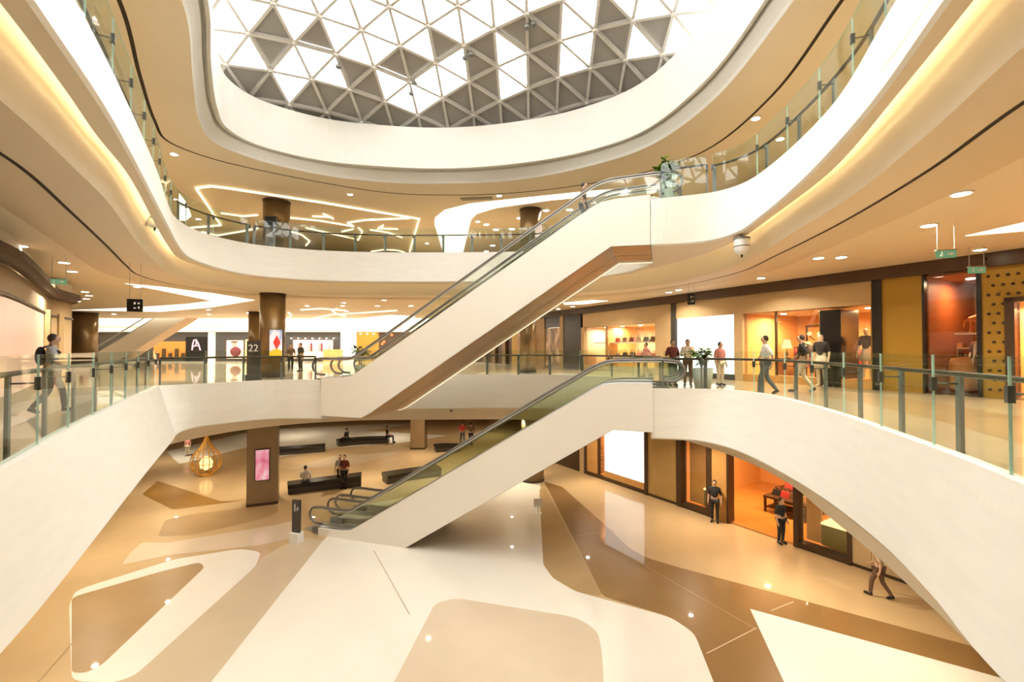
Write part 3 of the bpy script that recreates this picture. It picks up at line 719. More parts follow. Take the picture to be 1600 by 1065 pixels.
def screen(label, px0, px1, py0, py1, Y, m, cat='screen', fr=.04, extra=None):
    a = UY(px0, py1, Y); b = UY(px1, py0, Y)
    t = thing('display_screen', label, cat, ((a.x + b.x) / 2, Y, a.z))
    G().box(a.x - fr, b.x + fr, Y, Y + .08, a.z - fr, b.z + fr).m('frame', MT['charcoal'], t)
    G().box(a.x, b.x, Y - .012, Y, a.z, b.z).m('picture', m, t)
    if extra: extra(t, a, b, Y)
    return t
pinkm = stripes('pink_screen', [(.55, .12, .25), (.75, .30, .42), (.85, .55, .65)], 2.5, emit=.55)
ps = screen('pink glowing screen on the square ground floor column', 409, 428, 703, 750, 21.2, pinkm)
ps.location = Vector((-11.9, 21.9, ps.location.z)) + Vector((math.sin(R(24)), -math.cos(R(24)), 0)) * .71; ps.rotation_euler = (0, 0, R(24))
def red_poster(t, a, b, Y):
    w = b.x - a.x; h = b.z - a.z; c = Vector(((a.x + b.x) / 2 + .08 * w, a.z + .52 * h))
    G().add([(c.x, Y - .016, c.y + .28 * h), (c.x - .3 * w, Y - .016, c.y), (c.x, Y - .016, c.y - .28 * h), (c.x + .3 * w, Y - .016, c.y)], [(0, 1, 2, 3)]).m('red_diamond', MTr, t)
    G().add([(a.x, Y - .015, a.z), (b.x, Y - .015, a.z), (b.x, Y - .015, a.z + .2 * h), (c.x, Y - .015, a.z + .30 * h), (a.x, Y - .015, a.z + .16 * h)], [(0, 1, 2, 3, 4)]).m('yellow_base', MTy, t)
MTr = mat('poster_red', (.75, .05, .04), .4, emit=(.75, .05, .04), estr=.5); MTy = mat('poster_yellow', (.9, .55, .04), .4, emit=(.9, .5, .04), estr=.6)
skym = stripes('sky_poster', [(.25, .32, .50), (.75, .75, .85), (.95, .92, .95)], 1.6, emit=.5)
screen('bright poster with a red diamond on the bronze column', 421, 441, 515, 556, 22.05, skym, 'poster', .02, red_poster)
greym = stripes('grey_screen', [(.10, .10, .12), (.22, .22, .23), (.35, .34, .33)], 2.0, emit=.15)
def navy_top(t, a, b, Y): G().box(a.x, b.x, Y - .02, Y - .012, b.z - .25 * (b.z - a.z), b.z).m('title_band', CL['navy'], t)
screen('tall grey screen with a navy band on the top gallery column', 414, 431, 338, 392, 22.2, greym, 'screen', .02, navy_top)
pm = stripes('pink_note', [(.9, .5, .55), (.95, .8, .8)], 6, emit=.4)
screen('small pink notice on the top gallery column behind the escalator', 836, 847, 352, 371, 23.65, pm, 'notice', .01)

# ------------------------------------------------------------------ luminous recesses and strips in the ceilings
def lit_plate(label, pts, z, m=None, name='ceiling_light_panel', h=.012):
    P = [U(x, y, z - h) for x, y in pts]
    tr = tessellate_polygon([[Vector((p.x, p.y, 0)) for p in P]])
    g = G().add([(p.x, p.y, z - h) for p in P], [tuple(t) for t in tr])
    n = len(P); g.add([(p.x, p.y, z - h) for p in P] + [(p.x, p.y, z) for p in P], [(i, (i + 1) % n, n + (i + 1) % n, n + i) for i in range(n)])
    return tag(g.m(name, m or MT['panel_lit']), label, 'ceiling light')
lit_plate('forked luminous recess in the left middle gallery ceiling', [(195, 443), (260, 449), (330, 458), (398, 469), (330, 480), (250, 487), (112, 484.5), (200, 481), (290, 475), (332, 470), (262, 456)], K2)
lit_plate('pale luminous wedge in the right middle gallery ceiling', [(1508, 369), (1600, 348), (1680, 330), (1680, 345), (1600, 361)], K2)
lit_plate('luminous strip in the ceiling just beyond the upper escalator', [(880, 473), (925, 469), (950, 470), (915, 475), (882, 476)], K2)
lit_plate('leaf shaped luminous recess behind the upper escalator', [(565, 497), (610, 492), (648, 494), (650, 501), (600, 499)], K2)
lit_plate('wide bent luminous recess in the top gallery ceiling', [(985, 294), (915, 299), (800, 311), (735, 318), (695, 328), (680, 340), (679, 350), (693, 396), (723, 396), (736, 343), (745, 334), (775, 325), (860, 313), (915, 308), (985, 302)], K3)
lit_plate('small lit wedge at the far left of the top gallery ceiling', [(280, 302), (292, 318), (299, 338), (290, 345), (277, 344)], K3)
def strip(label, pts, z, r=.05, m=None):
    P = [Vector((*U(x, y, z - .05), z - .05)) for x, y in pts]
    return tag(G().tube(P, r * .75, 6).m('strip_light', m or MT['led']), label, 'strip light')
strip('long thin angular strip light framing the top gallery ceiling', [(297, 356), (345, 352), (306, 294), (330, 291), (355, 294), (500, 316), (655, 342), (640, 394)], K3, .06)
for k, (lab, pts) in enumerate([
    ('upper wavy strip light beside the top gallery column', [(448, 340), (470, 342), (500, 345), (530, 350), (553, 354), (543, 348), (570, 344), (640, 341)]),
    ('short strip light crossing above the wavy strip', [(488, 338), (510, 339), (521, 342), (505, 334)]),
    ('hooked strip light right of the top gallery column', [(452, 362), (470, 366), (484, 377), (478, 384)]),
    ('long descending strip light over the back gallery', [(478, 356), (540, 370), (560, 375), (566, 362), (560, 356)]),
    ('stub strip light between the two long strips', [(534, 362), (552, 358)]),
    ('crossed pair of short strips near the angular frame', [(590, 358), (599, 352), (594, 357), (622, 358)]),
    ('thin strip light slanting toward the railing', [(578, 359), (605, 363), (628, 371)]),
    ('low arched strip light just above the back parapet', [(580, 393), (600, 390), (620, 391), (632, 394)]),
    ('strip light left of the top gallery column', [(345, 333), (380, 338), (403, 336)]),
    ('lower strip light left of the top gallery column', [(315, 362), (340, 368), (375, 362), (402, 357)])]):
    strip(lab, pts, K3, .05)
for lab, pts in [('curled strip light in the middle gallery ceiling by the poster column', [(450, 488), (455, 492), (451, 498), (446, 499)]),
    ('s-shaped strip light in the far middle gallery ceiling', [(527, 482), (519, 485), (525, 490), (540, 494)]),
    ('thin slanted strip light in the far middle gallery ceiling', [(490, 497), (520, 491), (560, 489), (620, 485)]),
    ('pale strip light above the distant shops', [(470, 484), (500, 482), (540, 485)])]:
    strip(lab, pts, K2, .06)
# air grille in the top ceiling
p = [U(x, y, K3) for x, y in ((718, 309), (768, 307), (770, 311), (722, 313))]
t = thing('air_grille', 'narrow air grille in the top gallery ceiling', 'air grille', (*p[0], K3))
M('frame', [(q.x, q.y, K3 - .02) for q in p], [(0, 1, 2, 3)], MT['dkwood'], t)
for k in range(5):
    a = p[0].lerp(p[3], (k + .3) / 5); b = p[1].lerp(p[2], (k + .3) / 5); c = p[1].lerp(p[2], (k + .7) / 5); d = p[0].lerp(p[3], (k + .7) / 5)
    M('slat', [(q.x, q.y, K3 - .035) for q in (a, b, c, d)], [(0, 1, 2, 3)], MT['soffit'], t)

# ------------------------------------------------------------------ shops along the right hand walls
class Wall:
    def __init__(s, P0, u):
        s.P = Vector(P0); s.u = Vector(u).normalized(); s.b = Vector((-s.u.y, s.u.x))
        if s.b.x < 0: s.b = -s.b
    def s(s_, px):
        k = (px - 800) / FPX
        return (k * s_.P.y - s_.P.x) / (s_.u.x - k * s_.u.y)
    def z(s_, px, py):
        q = s_.P + s_.u * s_.s(px); return UY(px, py, q.y).z
    def p(s_, s, d, z): q = s_.P + s_.u * s + s_.b * d; return Vector((q.x, q.y, z))
    def box(s_, g, s0, s1, z0, z1, d0, d1):
        g.prism([s_.p(s0, d0, 0), s_.p(s1, d0, 0), s_.p(s1, d1, 0), s_.p(s0, d1, 0)], z0, z1); return g
    def bx(s_, name, px0, px1, z0, z1, d0, d1, m, t):
        return s_.box(G(), s_.s(px0), s_.s(px1), z0, z1, d0, d1).m(name, m, t)
def lamp(t, loc, power, size=.8, col=WARM, down=True, name='shop_lamp', spread=170):
    l = bpy.data.lights.new(name, 'AREA'); l.shape = 'DISK'; l.size = size; l.energy = power; l.color = col; l.spread = R(spread)
    o = bpy.data.objects.new(name, l); C.objects.link(o); o.parent = t; o.location = Vector(loc) - ORG[t.name]
    return o
def room(w, t, px0, px1, z0, z1, dep, wall, floor, power, col=WARM, ceil=None, glow=True):
    s0, s1 = w.s(px0), w.s(px1)
    w.box(G(), s0, s1, z0, z1, dep, dep + .1).m('back_wall', wall, t)
    w.box(G(), s0 - .06, s0, z0, z1, .1, dep + .1).m('side_wall', wall, t)
    w.box(G(), s1, s1 + .06, z0, z1, .1, dep + .1).m('side_wall', wall, t)
    w.box(G(), s0, s1, z0 + .012, z0 + .05, .02, dep).m('shop_floor', floor, t)
    w.box(G(), s0, s1, z1, z1 + .06, .05, dep).m('shop_ceiling', ceil or MT['soffit'], t)
    c = w.p((s0 + s1) / 2, dep * .45, z1 - .03)
    if power:
        n = max(1, int(abs(s1 - s0) / 1.6))
        for k in range(n):
            q = w.p(s0 + (s1 - s0) * (k + .5) / n, dep * .4, z1 - .012)
            G().lathe([(.10, -.01), (.12, .01)], q, 14).m('ceiling_spot', MT['lens'], t)
            lamp(t, q + Vector((0, 0, -.03)), power / n, .2, col)
W2 = Wall((2.8, 34.6), (.4541, -.891))
zh = 9.55
def shop(label, w, px, z=F2): 
    return thing('shop_front', label, 'shop', w.p(w.s(px), 0, z))
# dark beam running along the heads of the shops
t = thing('shop_beam', 'long dark brown beam under the ceiling above the right hand shops', 'beam', W2.p(12, 0, zh), kind='structure')
W2.box(G(), -4, W2.s(1700), zh + .1, K2 - .005, -.25, .1).m('beam_face', MT['dkwood'], t)
# handbag shop
t = shop('sand coloured handbag shop with a wide lit window and two display shelves', W2, 968)
zt = 8.72
W2.bx('header', 911, 1056, zt, zh + .1, -.02, .25, MT['shopbeige'], t)
W2.bx('pier', 1024, 1050, F2, zt, -.02, .3, MT['shopbeige'], t); W2.bx('dark_pier', 1050, 1057, F2, zh + .1, -.08, .3, MT['charcoal'], t)
W2.bx('pier', 906, 913, F2, zt, -.02, .3, MT['shopbeige'], t)
W2.bx('window_sill', 913, 1024, F2, F2 + .35, 0, .3, MT['shopbeige'], t)
W2.bx('window_pane', 913, 1024, F2 + .35, zt, .08, .10, MT['shopglass'], t)
room(W2, t, 913, 1024, F2, zt, 3.0, mat('cream_shop_wall', (.85, .62, .36), .6), MT['shopfloor'], 420)
for z_ in (6.75, 7.65): W2.bx('display_shelf', 918, 1012, z_, z_ + .06, .5, 1.1, MT['white'], t)
W2.bx('glass_partition', 940, 944, F2, zt, .3, 2.6, MT['wood'], t)
rb = random.Random(5)
bagcols = ['red', 'brown', 'maroon', 'tan', 'black', 'brown', 'pink', 'tan']
def handbag(pos, u, col, lab, grp, sc_=1.0):
    t = thing('handbag', lab, 'handbag', pos, math.atan2(u.y, u.x), grp)
    g = G(); w, d, h = .20 * sc_, .09 * sc_, .26 * sc_
    g.add([(-w, -d, 0), (w, -d, 0), (w, d, 0), (-w, d, 0), (-w * .75, -d * .5, h), (w * .75, -d * .5, h), (w * .75, d * .5, h), (-w * .75, d * .5, h)], [(3, 2, 1, 0), (4, 5, 6, 7), (0, 1, 5, 4), (1, 2, 6, 5), (2, 3, 7, 6), (3, 0, 4, 7)])
    g.m('bag_body', CL[col], t, False, True)
    G().tube([(-w * .5, 0, h * .97), (-w * .4, 0, h * 1.4), (0, 0, h * 1.6), (w * .4, 0, h * 1.4), (w * .5, 0, h * .97)], .014 * sc_, 6).m('handle', CL['brown'], t, True, True)
    return t
bagname = ['red', 'brown', 'maroon', 'tan', 'black', 'dark brown', 'pink', 'sand']
for row, (z_, nm) in enumerate(((7.71, 'upper'), (6.81, 'lower'))):
    for k in range(6):
        px = 950 + 11 * k
        c = bagcols[(k + row * 3) % 8]
        handbag(W2.p(W2.s(px), .8, z_), W2.u, c, f'{bagname[(k + row * 3) % 8]} handbag, {["first", "second", "third", "fourth", "fifth", "sixth"][k]} from the left on the {nm} shelf of the handbag shop', f'handbags on the {nm} shelf', .9 + .25 * rb.random())
# blank white light box
t = shop('large blank white light box between the handbag shop and the lamp shop', W2, 1103)
W2.bx('header', 1057, 1160, 8.85, zh + .1, -.02, .25, MT['shopbeige'], t)
W2.bx('lit_face', 1059, 1147, F2 + .25, 8.85, -.03, .12, MT['lightbox'], t); W2.bx('base', 1057, 1149, F2, F2 + .25, -.05, .2, MT['charcoal'], t)
W2.bx('pier', 1148, 1161, F2, 8.85, -.04, .3, MT['shopbeige'], t)
# fashion shop
t = shop('warm orange fashion shop with chandelier, lamps and mannequins behind glass', W2, 1260)
zt = 8.85
W2.bx('header', 1160, 1364, zt, zh + .1, -.02, .25, MT['shopbeige'], t)
room(W2, t, 1161, 1362, F2, zt, 4.0, MT['orange'], MT['shopfloor'], 560, (1, .66, .34))
for a, b in ((1161, 1210), (1212, 1281), (1314, 1360)): W2.bx('window_pane', a, b, F2 + .3, zt, .08, .10, MT['shopglass'], t)
for a, b in ((1210, 1212), (1360, 1363)): W2.bx('mullion', a, b, F2, zt, .03, .14, MT['dkwood'], t)
W2.bx('gold_jamb', 1362, 1365, F2, zh, -.03, .2, MT['gold'], t)
W2.bx('black_pillar', 1281, 1314, F2, zt - .1, .0, 1.2, MT['black'], t)
W2.bx('window_sill', 1161, 1281, F2, F2 + .3, 0, .5, MT['wood'], t); W2.bx('window_sill', 1314, 1362, F2, F2 + .3, 0, 1.3, MT['wood'], t)
W2.bx('black_pillar', 1365, 1380, F2, zh + .1, -.10, .4, MT['black'], t)
# things inside the fashion shop
def table_lamp(pos, lab, s=1.0):
    t = thing('table_lamp', lab, 'lamp', pos)
    G().lathe([(.12 * s, 0), (.12 * s, .03 * s), (.02 * s, .06 * s), (.06 * s, .2 * s), (.02 * s, .34 * s), (.015 * s, .5 * s)], (0, 0, 0), 12).m('base', MT['dkwood'], t, True, True)
    G().lathe([(.22 * s, .45 * s), (.12 * s, .85 * s)], (0, 0, 0), 16).m('lamp_shade', MT['lamp'], t, True, True)
def console(pos, u, lab, w=.9):
    t = thing('console_table', lab, 'table', pos, math.atan2(u.y, u.x))
    G().box(-w, w, -.25, .25, .85, .92).m('table_top', MT['dkwood'], t, False, True)
    for sx in (-1, 1):
        for sy in (-1, 1): G().box(sx * (w - .06) - .03, sx * (w - .06) + .03, sy * .2 - .03, sy * .2 + .03, 0, .85).m('leg', MT['dkwood'], t, False, True)
cp = W2.p(W2.s(1180), 2.4, F2 + .05); console(cp, W2.u, 'dark console table carrying a lamp in the orange fashion shop')
table_lamp(W2.p(W2.s(1176), 2.4, F2 + .97), 'tall glowing table lamp on the console in the orange fashion shop', 1.0)
cp2 = W2.p(W2.s(1198), 2.9, F2 + .05); console(cp2, W2.u, 'second dark console table at the back of the orange fashion shop', .5)
table_lamp(W2.p(W2.s(1198), 2.9, F2 + .97), 'smaller glowing table lamp deeper inside the orange fashion shop', .9)
fr = thing('picture_frame', 'square dark picture frame on the back wall of the fashion shop', 'picture', W2.p(W2.s(1186), 3.9, 7.3))
for a, b, z0_, z1_ in ((1176, 1177, 7.4, 8.4), (1197, 1198, 7.4, 8.4), (1176, 1198, 7.4, 7.46), (1176, 1198, 8.34, 8.4)):
    W2.bx('frame_bar', a, b, z0_, z1_, 3.85, 3.95, MT['dkwood'], fr)
ch = W2.p(W2.s(1240), 1.8, 0); t = thing('chandelier', 'small glowing chandelier hanging inside the orange fashion shop', 'chandelier', (ch.x, ch.y, 7.7))
G().tube([(ch.x, ch.y, 7.7), (ch.x, ch.y, 8.85)], .02, 6).m('stem', MT['dkwood'], t)
for k in range(6):
    a = k * math.pi / 3; q = Vector((ch.x + .42 * math.cos(a), ch.y + .42 * math.sin(a), 7.85))
    arm = G().tube([(ch.x, ch.y, 7.75), ((q.x + ch.x) / 2, (q.y + ch.y) / 2, 7.66), q], .014, 5).m('arm', MT['dkwood'], t)
    sub('bulb', *(lambda g: (g.v, g.f))(G().ball(q + Vector((0, 0, .09)), .08, 8, 6)), MT['lamp'], arm)
for k, (px, d) in enumerate(((1222, 1.6), (1268, 1.7), (1306, 2.2), (1330, 2.8), (1352, 2.6))):
    pos = W2.p(W2.s(px), d, F2 + .05); g = thing('clothes_rail', f'clothes rail, {["first", "second", "third", "fourth", "fifth"][k]} from the left in the orange fashion shop', 'clothes rail', pos, math.atan2(W2.u.y, W2.u.x), 'clothes rails in the fashion shop')
    for sx in (-.45, .45): G().tube([(sx, 0, 0), (sx, 0, 1.45)], .02, 6).m('upright', MT['dkwood'], g, False, True)
    G().tube([(-.5, 0, 1.45), (.5, 0, 1.45)], .02, 6).m('rail', MT['dkwood'], g, False, True)
    for j in range(6):
        x = -.38 + j * .15; c = CL[['red', 'maroon', 'brown', 'red', 'pink', 'tan'][(j + k) % 6]]
        G().add([(x - .03, -.2, .55), (x + .03, -.2, .55), (x + .03, .2, .55), (x - .03, .2, .55), (x - .02, -.14, 1.34), (x + .02, -.14, 1.34), (x + .02, .14, 1.34), (x - .02, .14, 1.34)], [(3, 2, 1, 0), (4, 5, 6, 7), (0, 1, 5, 4), (1, 2, 6, 5), (2, 3, 7, 6), (3, 0, 4, 7)]).m('hanging_garment', c, g, False, True)
# gold boutique
t = shop('gold boutique with a plain ochre panel, a dim window and a studded gold wall', W2, 1480)
W2.bx('gold_panel', 1380, 1443, F2, zh + .1, -.05, .2, MT['gold'], t); W2.bx('frame', 1443, 1447, F2, zh + .1, -.08, .2, MT['black'], t)
room(W2, t, 1447, 1529, F2, zh, 3.6, MT['redwood'], MT['dkwood'], 75, (1, .6, .3), MT['redwood'])
W2.bx('window_pane', 1447, 1528, F2 + .2, zh + .1, .06, .08, MT['shopglass'], t); W2.bx('frame', 1528, 1536, F2, zh + .1, -.08, .2, MT['black'], t)
W2.bx('studded_wall', 1536, 1574, F2, zh + .1, -.04, .2, MT['gold'], t); W2.bx('studded_wall', 1574, 1700, 8.75, zh + .1, -.04, .2, MT['gold'], t)
stud_ball = None
s0, s1 = W2.s(1537), W2.s(1590); rows = 0
for i in range(14):
    for j in range(4 if i < 11 else 6):
        s_ = s0 + .13 + j * .2 + (.1 if i % 2 else 0); z_ = F2 + .25 + i * .27
        if z_ > zh: continue
        if s_ > W2.s(1573) and z_ < 8.85: continue
        q = W2.p(s_, -.045, z_)
        if stud_ball is None:
            stud_ball = G().ball((0, 0, 0), (.045, .045, .045), 8, 5).m('stud', MT['dkwood'], None, True, True); o = stud_ball
        else: o = bpy.data.objects.new('stud', stud_ball.data); C.objects.link(o)
        o.parent = t; o.location = q - ORG[t.name]
W2.bx('door_frame', 1572, 1588, F2, 8.72, -.10, .3, MT['dkwood'], t); W2.bx('door_frame', 1572, 1680, 8.62, 8.74, -.10, .3, MT['dkwood'], t)
room(W2, t, 1588, 1690, F2, 8.6, 3.0, MT['orange'], MT['shopfloor'], 200, (1, .6, .28))
sp = W2.p(W2.s(1553), -.55, zh + .3); lamp(t, sp, 60, .06, (1, .7, .35), spread=70)
G().lathe([(.05, -.06), (.06, .02)], sp, 10).m('spot_housing', MT['black'], t)
sh = thing('display_shelf', 'thin pale shelf with a reclining animal figure in the dim boutique window', 'shelf', W2.p(W2.s(1505), 1.0, 7.75))
W2.bx('shelf_board', 1475, 1528, 7.75, 7.80, .7, 1.4, MT['manq'], sh)
q = W2.p(W2.s(1509), 1.0, 7.80); t = thing('horse_figure', 'small orange standing horse figure on the shelf of the dim boutique', 'figurine', q, math.atan2(W2.u.y, W2.u.x))
hm = mat('orange_figure', (.70, .26, .06), .5)
g = G().tube([(-.22, 0, .42), (-.05, 0, .46), (.14, 0, .44), (.24, 0, .58), (.30, 0, .74)], [.09, .11, .11, .08, .06], 8)
g.tube([(.28, 0, .74), (.36, 0, .72), (.44, 0, .66)], [.06, .05, .035], 8)
for x, y in ((-.2, .05), (-.2, -.05), (.13, .05), (.13, -.05)): g.tube([(x, y, .42), (x + .02, y, .22), (x, y, 0)], [.05, .03, .03], 6)
g.tube([(-.22, 0, .46), (-.34, 0, .36), (-.36, 0, .18)], [.03, .03, .015], 6); g.m('body', hm, t, True, True)
# dark entrance and picture panels left of the handbag shop
t = shop('black shop entrance left of the handbag shop', W2, 895)
W2.bx('black_panel', 881, 908, F2, zh + .1, -.03, .3, MT['black'], t); W2.bx('pier', 876, 881, F2, zh + .1, -.08, .3, MT['shopbeige'], t)
W2.bx('pier', 826, 852, F2, zh + .1, -.08, .3, MT['shopbeige'], t); W2.bx('dark_head', 852, 876, 8.9, zh + .1, -.02, .3, MT['black'], t)
W2.bx('gold_column', 800, 812, F2, zh + .1, -.02, .3, MT['gold'], t); W2.bx('black_panel', 812, 826, F2, zh + .1, -.02, .3, MT['black'], t)
brm = stripes('brown_picture', [(.10, .06, .03), (.40, .25, .12), (.65, .45, .28)], 3.0, emit=.25)
W2.bx('picture_panel', 853, 875, F2 + .1, 8.85, -.01, .2, brm, t)
for k, px in enumerate((740, 756, 770, 786)): W2.bx('bronze_fin', px, px + 5, F2, zh + .1, -.1, .2, MT['bronze'], t)
W2.bx('back_panel', 720, 800, F2, zh + .1, .15, .3, MT['dkwood'], t)
purm = mat('purple_poster', (.14, .08, .26), .4, emit=(.14, .08, .26), estr=.5)
pa, pb = W2.s(823), W2.s(835); t = thing('poster_stand', 'purple poster with a white shoe on a white stand', 'poster', W2.p(W2.s(829), -.7, F2))
W2.box(G(), pa, pb, 6.75, 8.45, -.75, -.68).m('poster', purm, t); W2.box(G(), pa, pb, F2, 6.75, -.78, -.62).m('stand', MT['white'], t)
def wstroke(name, pts, d, r, m): G().tube([W2.p(pa + (pb - pa) * a, d, 6.75 + 1.7 * b) for a, b in pts], r, 6).m(name, m, t)
wstroke('shoe_print', [(.15, .42), (.2, .18), (.45, .12), (.85, .1)], -.755, .06, MT['white']); wstroke('figure_print', [(.6, .8), (.65, .6), (.5, .45), (.6, .3)], -.755, .05, CL['tan'])

# ground floor shops
W1 = Wall((2.65, 29.37), (.538, -.843)); z1 = K1 - .01
t = shop('ground floor shop with honey wood panels left of the white light box', W1, 925, 0)
W1.bx('dark_panel', 850, 905, 0, z1, -.02, .3, MT['dkwood'], t); W1.bx('pale_fin', 906, 913, 0, z1, -.05, .3, MT['shopbeige'], t)
W1.bx('dark_fin', 913, 917, 0, z1, -.05, .3, MT['dkwood'], t); W1.bx('wood_panel', 917, 934, 0.15, z1, -.02, .3, MT['wood'], t)
W1.bx('dark_fin', 934, 936, 0, z1, -.05, .3, MT['dkwood'], t); W1.bx('kick_plate', 917, 1010, 0, .2, -.06, .3, MT['dkwood'], t)
room(W1, t, 936, 945, 0.2, z1 - .1, 2.0, MT['orange'], MT['shopfloor'], 60, (1, .6, .3))
t = shop('large blank white light box on the ground floor under the upper landing', W1, 975, 0)
W1.bx('lit_face', 945.5, 1007, .55, 3.5, -.06, .12, MT['lightbox'], t); W1.bx('wood_base', 945, 1008, .2, .55, -.04, .2, MT['wood'], t)
W1.bx('wood_head', 945, 1008, 3.5, z1, -.04, .2, MT['wood'], t); W1.bx('dark_frame', 1007.5, 1012, 0, z1, -.1, .25, MT['dkwood'], t)
t = shop('plain ochre panelled wall right of the ground floor light box', W1, 1035, 0)
W1.bx('ochre_panel', 1012, 1058, .12, z1, -.03, .2, mat('ochre_plaster', (.46, .31, .12), .5, noise=(1, .06)), t); W1.bx('kick_plate', 1012, 1058, 0, .12, -.05, .2, MT['dkwood'], t)
t = shop('ground floor boutique with bronze framed windows and an amber lit entrance', W1, 1190, 0)
for a, b in ((1058, 1065), (1104, 1112), (1136, 1139), (1239, 1246), (1322, 1328)): W1.bx('bronze_frame', a, b, 0, z1, -.12, .3, MT['dkwood'], t)
W1.bx('bronze_head', 1058, 1139, 3.25, z1, -.10, .3, MT['dkwood'], t); W1.bx('bronze_head', 1239, 1328, 3.25, z1, -.10, .3, MT['dkwood'], t)
for a, b in ((1065, 1104), (1246, 1322)):
    W1.bx('window_sill', a, b, 0, .2, -.10, .3, MT['dkwood'], t); W1.bx('window_pane', a, b, .2, 3.25, .02, .04, MT['shopglass'], t)
room(W1, t, 1058, 1328, 0, 3.4, 7.0, MT['orange'], MT['shopfloor'], 420, (1, .58, .26))
W1.bx('wood_screen', 1066, 1090, .2, 3.2, .5, .6, MT['wood'], t); W1.bx('wood_panel', 1112, 1136, 0, 3.25, -.06, .3, MT['wood'], t)
for k in range(5): W1.bx('lattice_bar', 1092 + 2.4 * k, 1093 + 2.4 * k, 1.0, 3.2, .9, .95, MT['gold'], t)
for z_ in (1.5, 2.1, 2.7): W1.bx('lattice_rail', 1091, 1104, z_, z_ + .05, .88, .93, MT['gold'], t)
W1.bx('wood_screen', 1247, 1270, .2, 3.2, .5, .6, MT['wood'], t)
def cabinet(lab, a, b, w):
    t = thing('display_cabinet', lab, 'cabinet', w.p(w.s((a + b) / 2), .8, .2))
    w.bx('body', a, b, .2, .95, .4, 1.2, mat('olive_lacquer', (.18, .15, .03), .35), t); w.bx('lit_top', a, b, .95, 1.02, .35, 1.25, MT['lamp'], t)
    w.bx('back_glow', a, b, 1.02, 2.4, 1.25, 1.3, MT['gold'], t)
cabinet('olive display cabinet with a glowing top in the left bronze framed window', 1090, 1104, W1)
cabinet('olive display cabinet with a glowing top in the right bronze framed window', 1272, 1318, W1)
t = shop('plain grey beige wall at the right end of the ground floor', W1, 1400, 0)
for k in range(6): W1.bx('wall_panel', 1328 + 30 * k, 1357.4 + 30 * k, .1, z1, -.02, .2, MT['shopbeige'], t)
W1.bx('kick_plate', 1328, 1520, 0, .1, -.04, .2, MT['dkwood'], t)
for k, (px, d, w_, lab) in enumerate(((1172, 3.0, .9, 'front dark display table piled with bags in the amber shop'), (1165, 4.6, 1.0, 'rear dark display table in the amber shop'))):
    pos = W1.p(W1.s(px), d, .05); t = thing('display_table', lab, 'table', pos, math.atan2(W1.u.y, W1.u.x))
    G().box(-w_, w_, -.5, .5, .62, .70).m('table_top', MT['dkwood'], t, False, True); G().box(-w_ * .9, w_ * .9, -.42, .42, .18, .24).m('shelf', MT['dkwood'], t, False, True)
    for sx in (-1, 1):
        for sy in (-1, 1): G().box(sx * (w_ - .05) - .04, sx * (w_ - .05) + .04, sy * .42 - .04, sy * .42 + .04, 0, .62).m('leg', MT['dkwood'], t, False, True)
    for j in range(4):
        c = ['black', 'red', 'brown', 'tan'][(j + k) % 4]
        handbag(pos + Vector((*(W1.u * (-.6 + .4 * j) * w_), .70)), W1.u, c, f'{c} handbag, {["leftmost", "second from left", "third from left", "rightmost"][j]} on the {["front", "rear"][k]} table of the amber shop', f'handbags on the {["front", "rear"][k]} table')

for k, (px, d_, lab) in enumerate(((1140, 6.4, 'tall lit shelf unit at the left back of the amber shop'), (1185, 6.4, 'tall lit shelf unit in the middle back of the amber shop'), (1228, 6.4, 'tall lit shelf unit at the right back of the amber shop'))):
    pos = W1.p(W1.s(px) - .2, d_, .05); t = thing('shelf_unit', lab, 'shelf', pos, math.atan2(W1.u.y, W1.u.x))
    for sx in (-.62, .62): G().box(sx - .03, sx + .03, -.2, .2, 0, 2.9).m('upright', MT['dkwood'], t, False, True)
    for j in range(5): G().box(-.6, .6, -.2, .2, .3 + j * .6, .34 + j * .6).m('shelf_board', MT['dkwood'], t, False, True)
    for j in range(4): G().box(-.55, .55, -.18, -.16, .31 + (j + 1) * .6 - .04, .31 + (j + 1) * .6 - .02).m('shelf_light', MT['lamp'], t, False, True)
    for j in range(4):
        for i in range(3):
            c = CL[['brown', 'black', 'tan', 'red', 'maroon'][(i + 2 * j + k) % 5]]
            G().box(-.45 + i * .32, -.25 + i * .32, -.12, .12, .34 + j * .6, .58 + j * .6 - .05 * (i % 2)).m('boxed_goods', c, t, False, True)

t = thing('pouf', 'round orange pouf in the dim boutique window', 'pouf', W2.p(W2.s(1481), 1.1, F2 + .05))
G().lathe([(.30, 0), (.36, .1), (.36, .9), (.30, 1.05), (.1, 1.1)], ORG[t.name], 20).m('cushion', hm, t, True)
t = thing('shelf_rack', 'low rack of goods at the left of the dim boutique window', 'shelf', W2.p(W2.s(1463), 2.2, F2 + .05))
for z_ in (F2 + .4, F2 + .9, F2 + 1.4): W2.bx('shelf_board', 1451, 1476, z_, z_ + .05, 2.0, 2.4, MT['shopbeige'], t)
for a in (1450, 1475): W2.bx('upright', a, a + 1.5, F2 + .05, F2 + 1.6, 2.0, 2.4, MT['wood'], t)
for k in range(6): W2.bx('boxed_goods', 1453 + 8 * (k % 3), 1458 + 8 * (k % 3), F2 + .45 + .5 * (k // 3), F2 + .75 + .5 * (k // 3), 2.05, 2.3, CL[['brown', 'tan', 'maroon'][k % 3]], t)

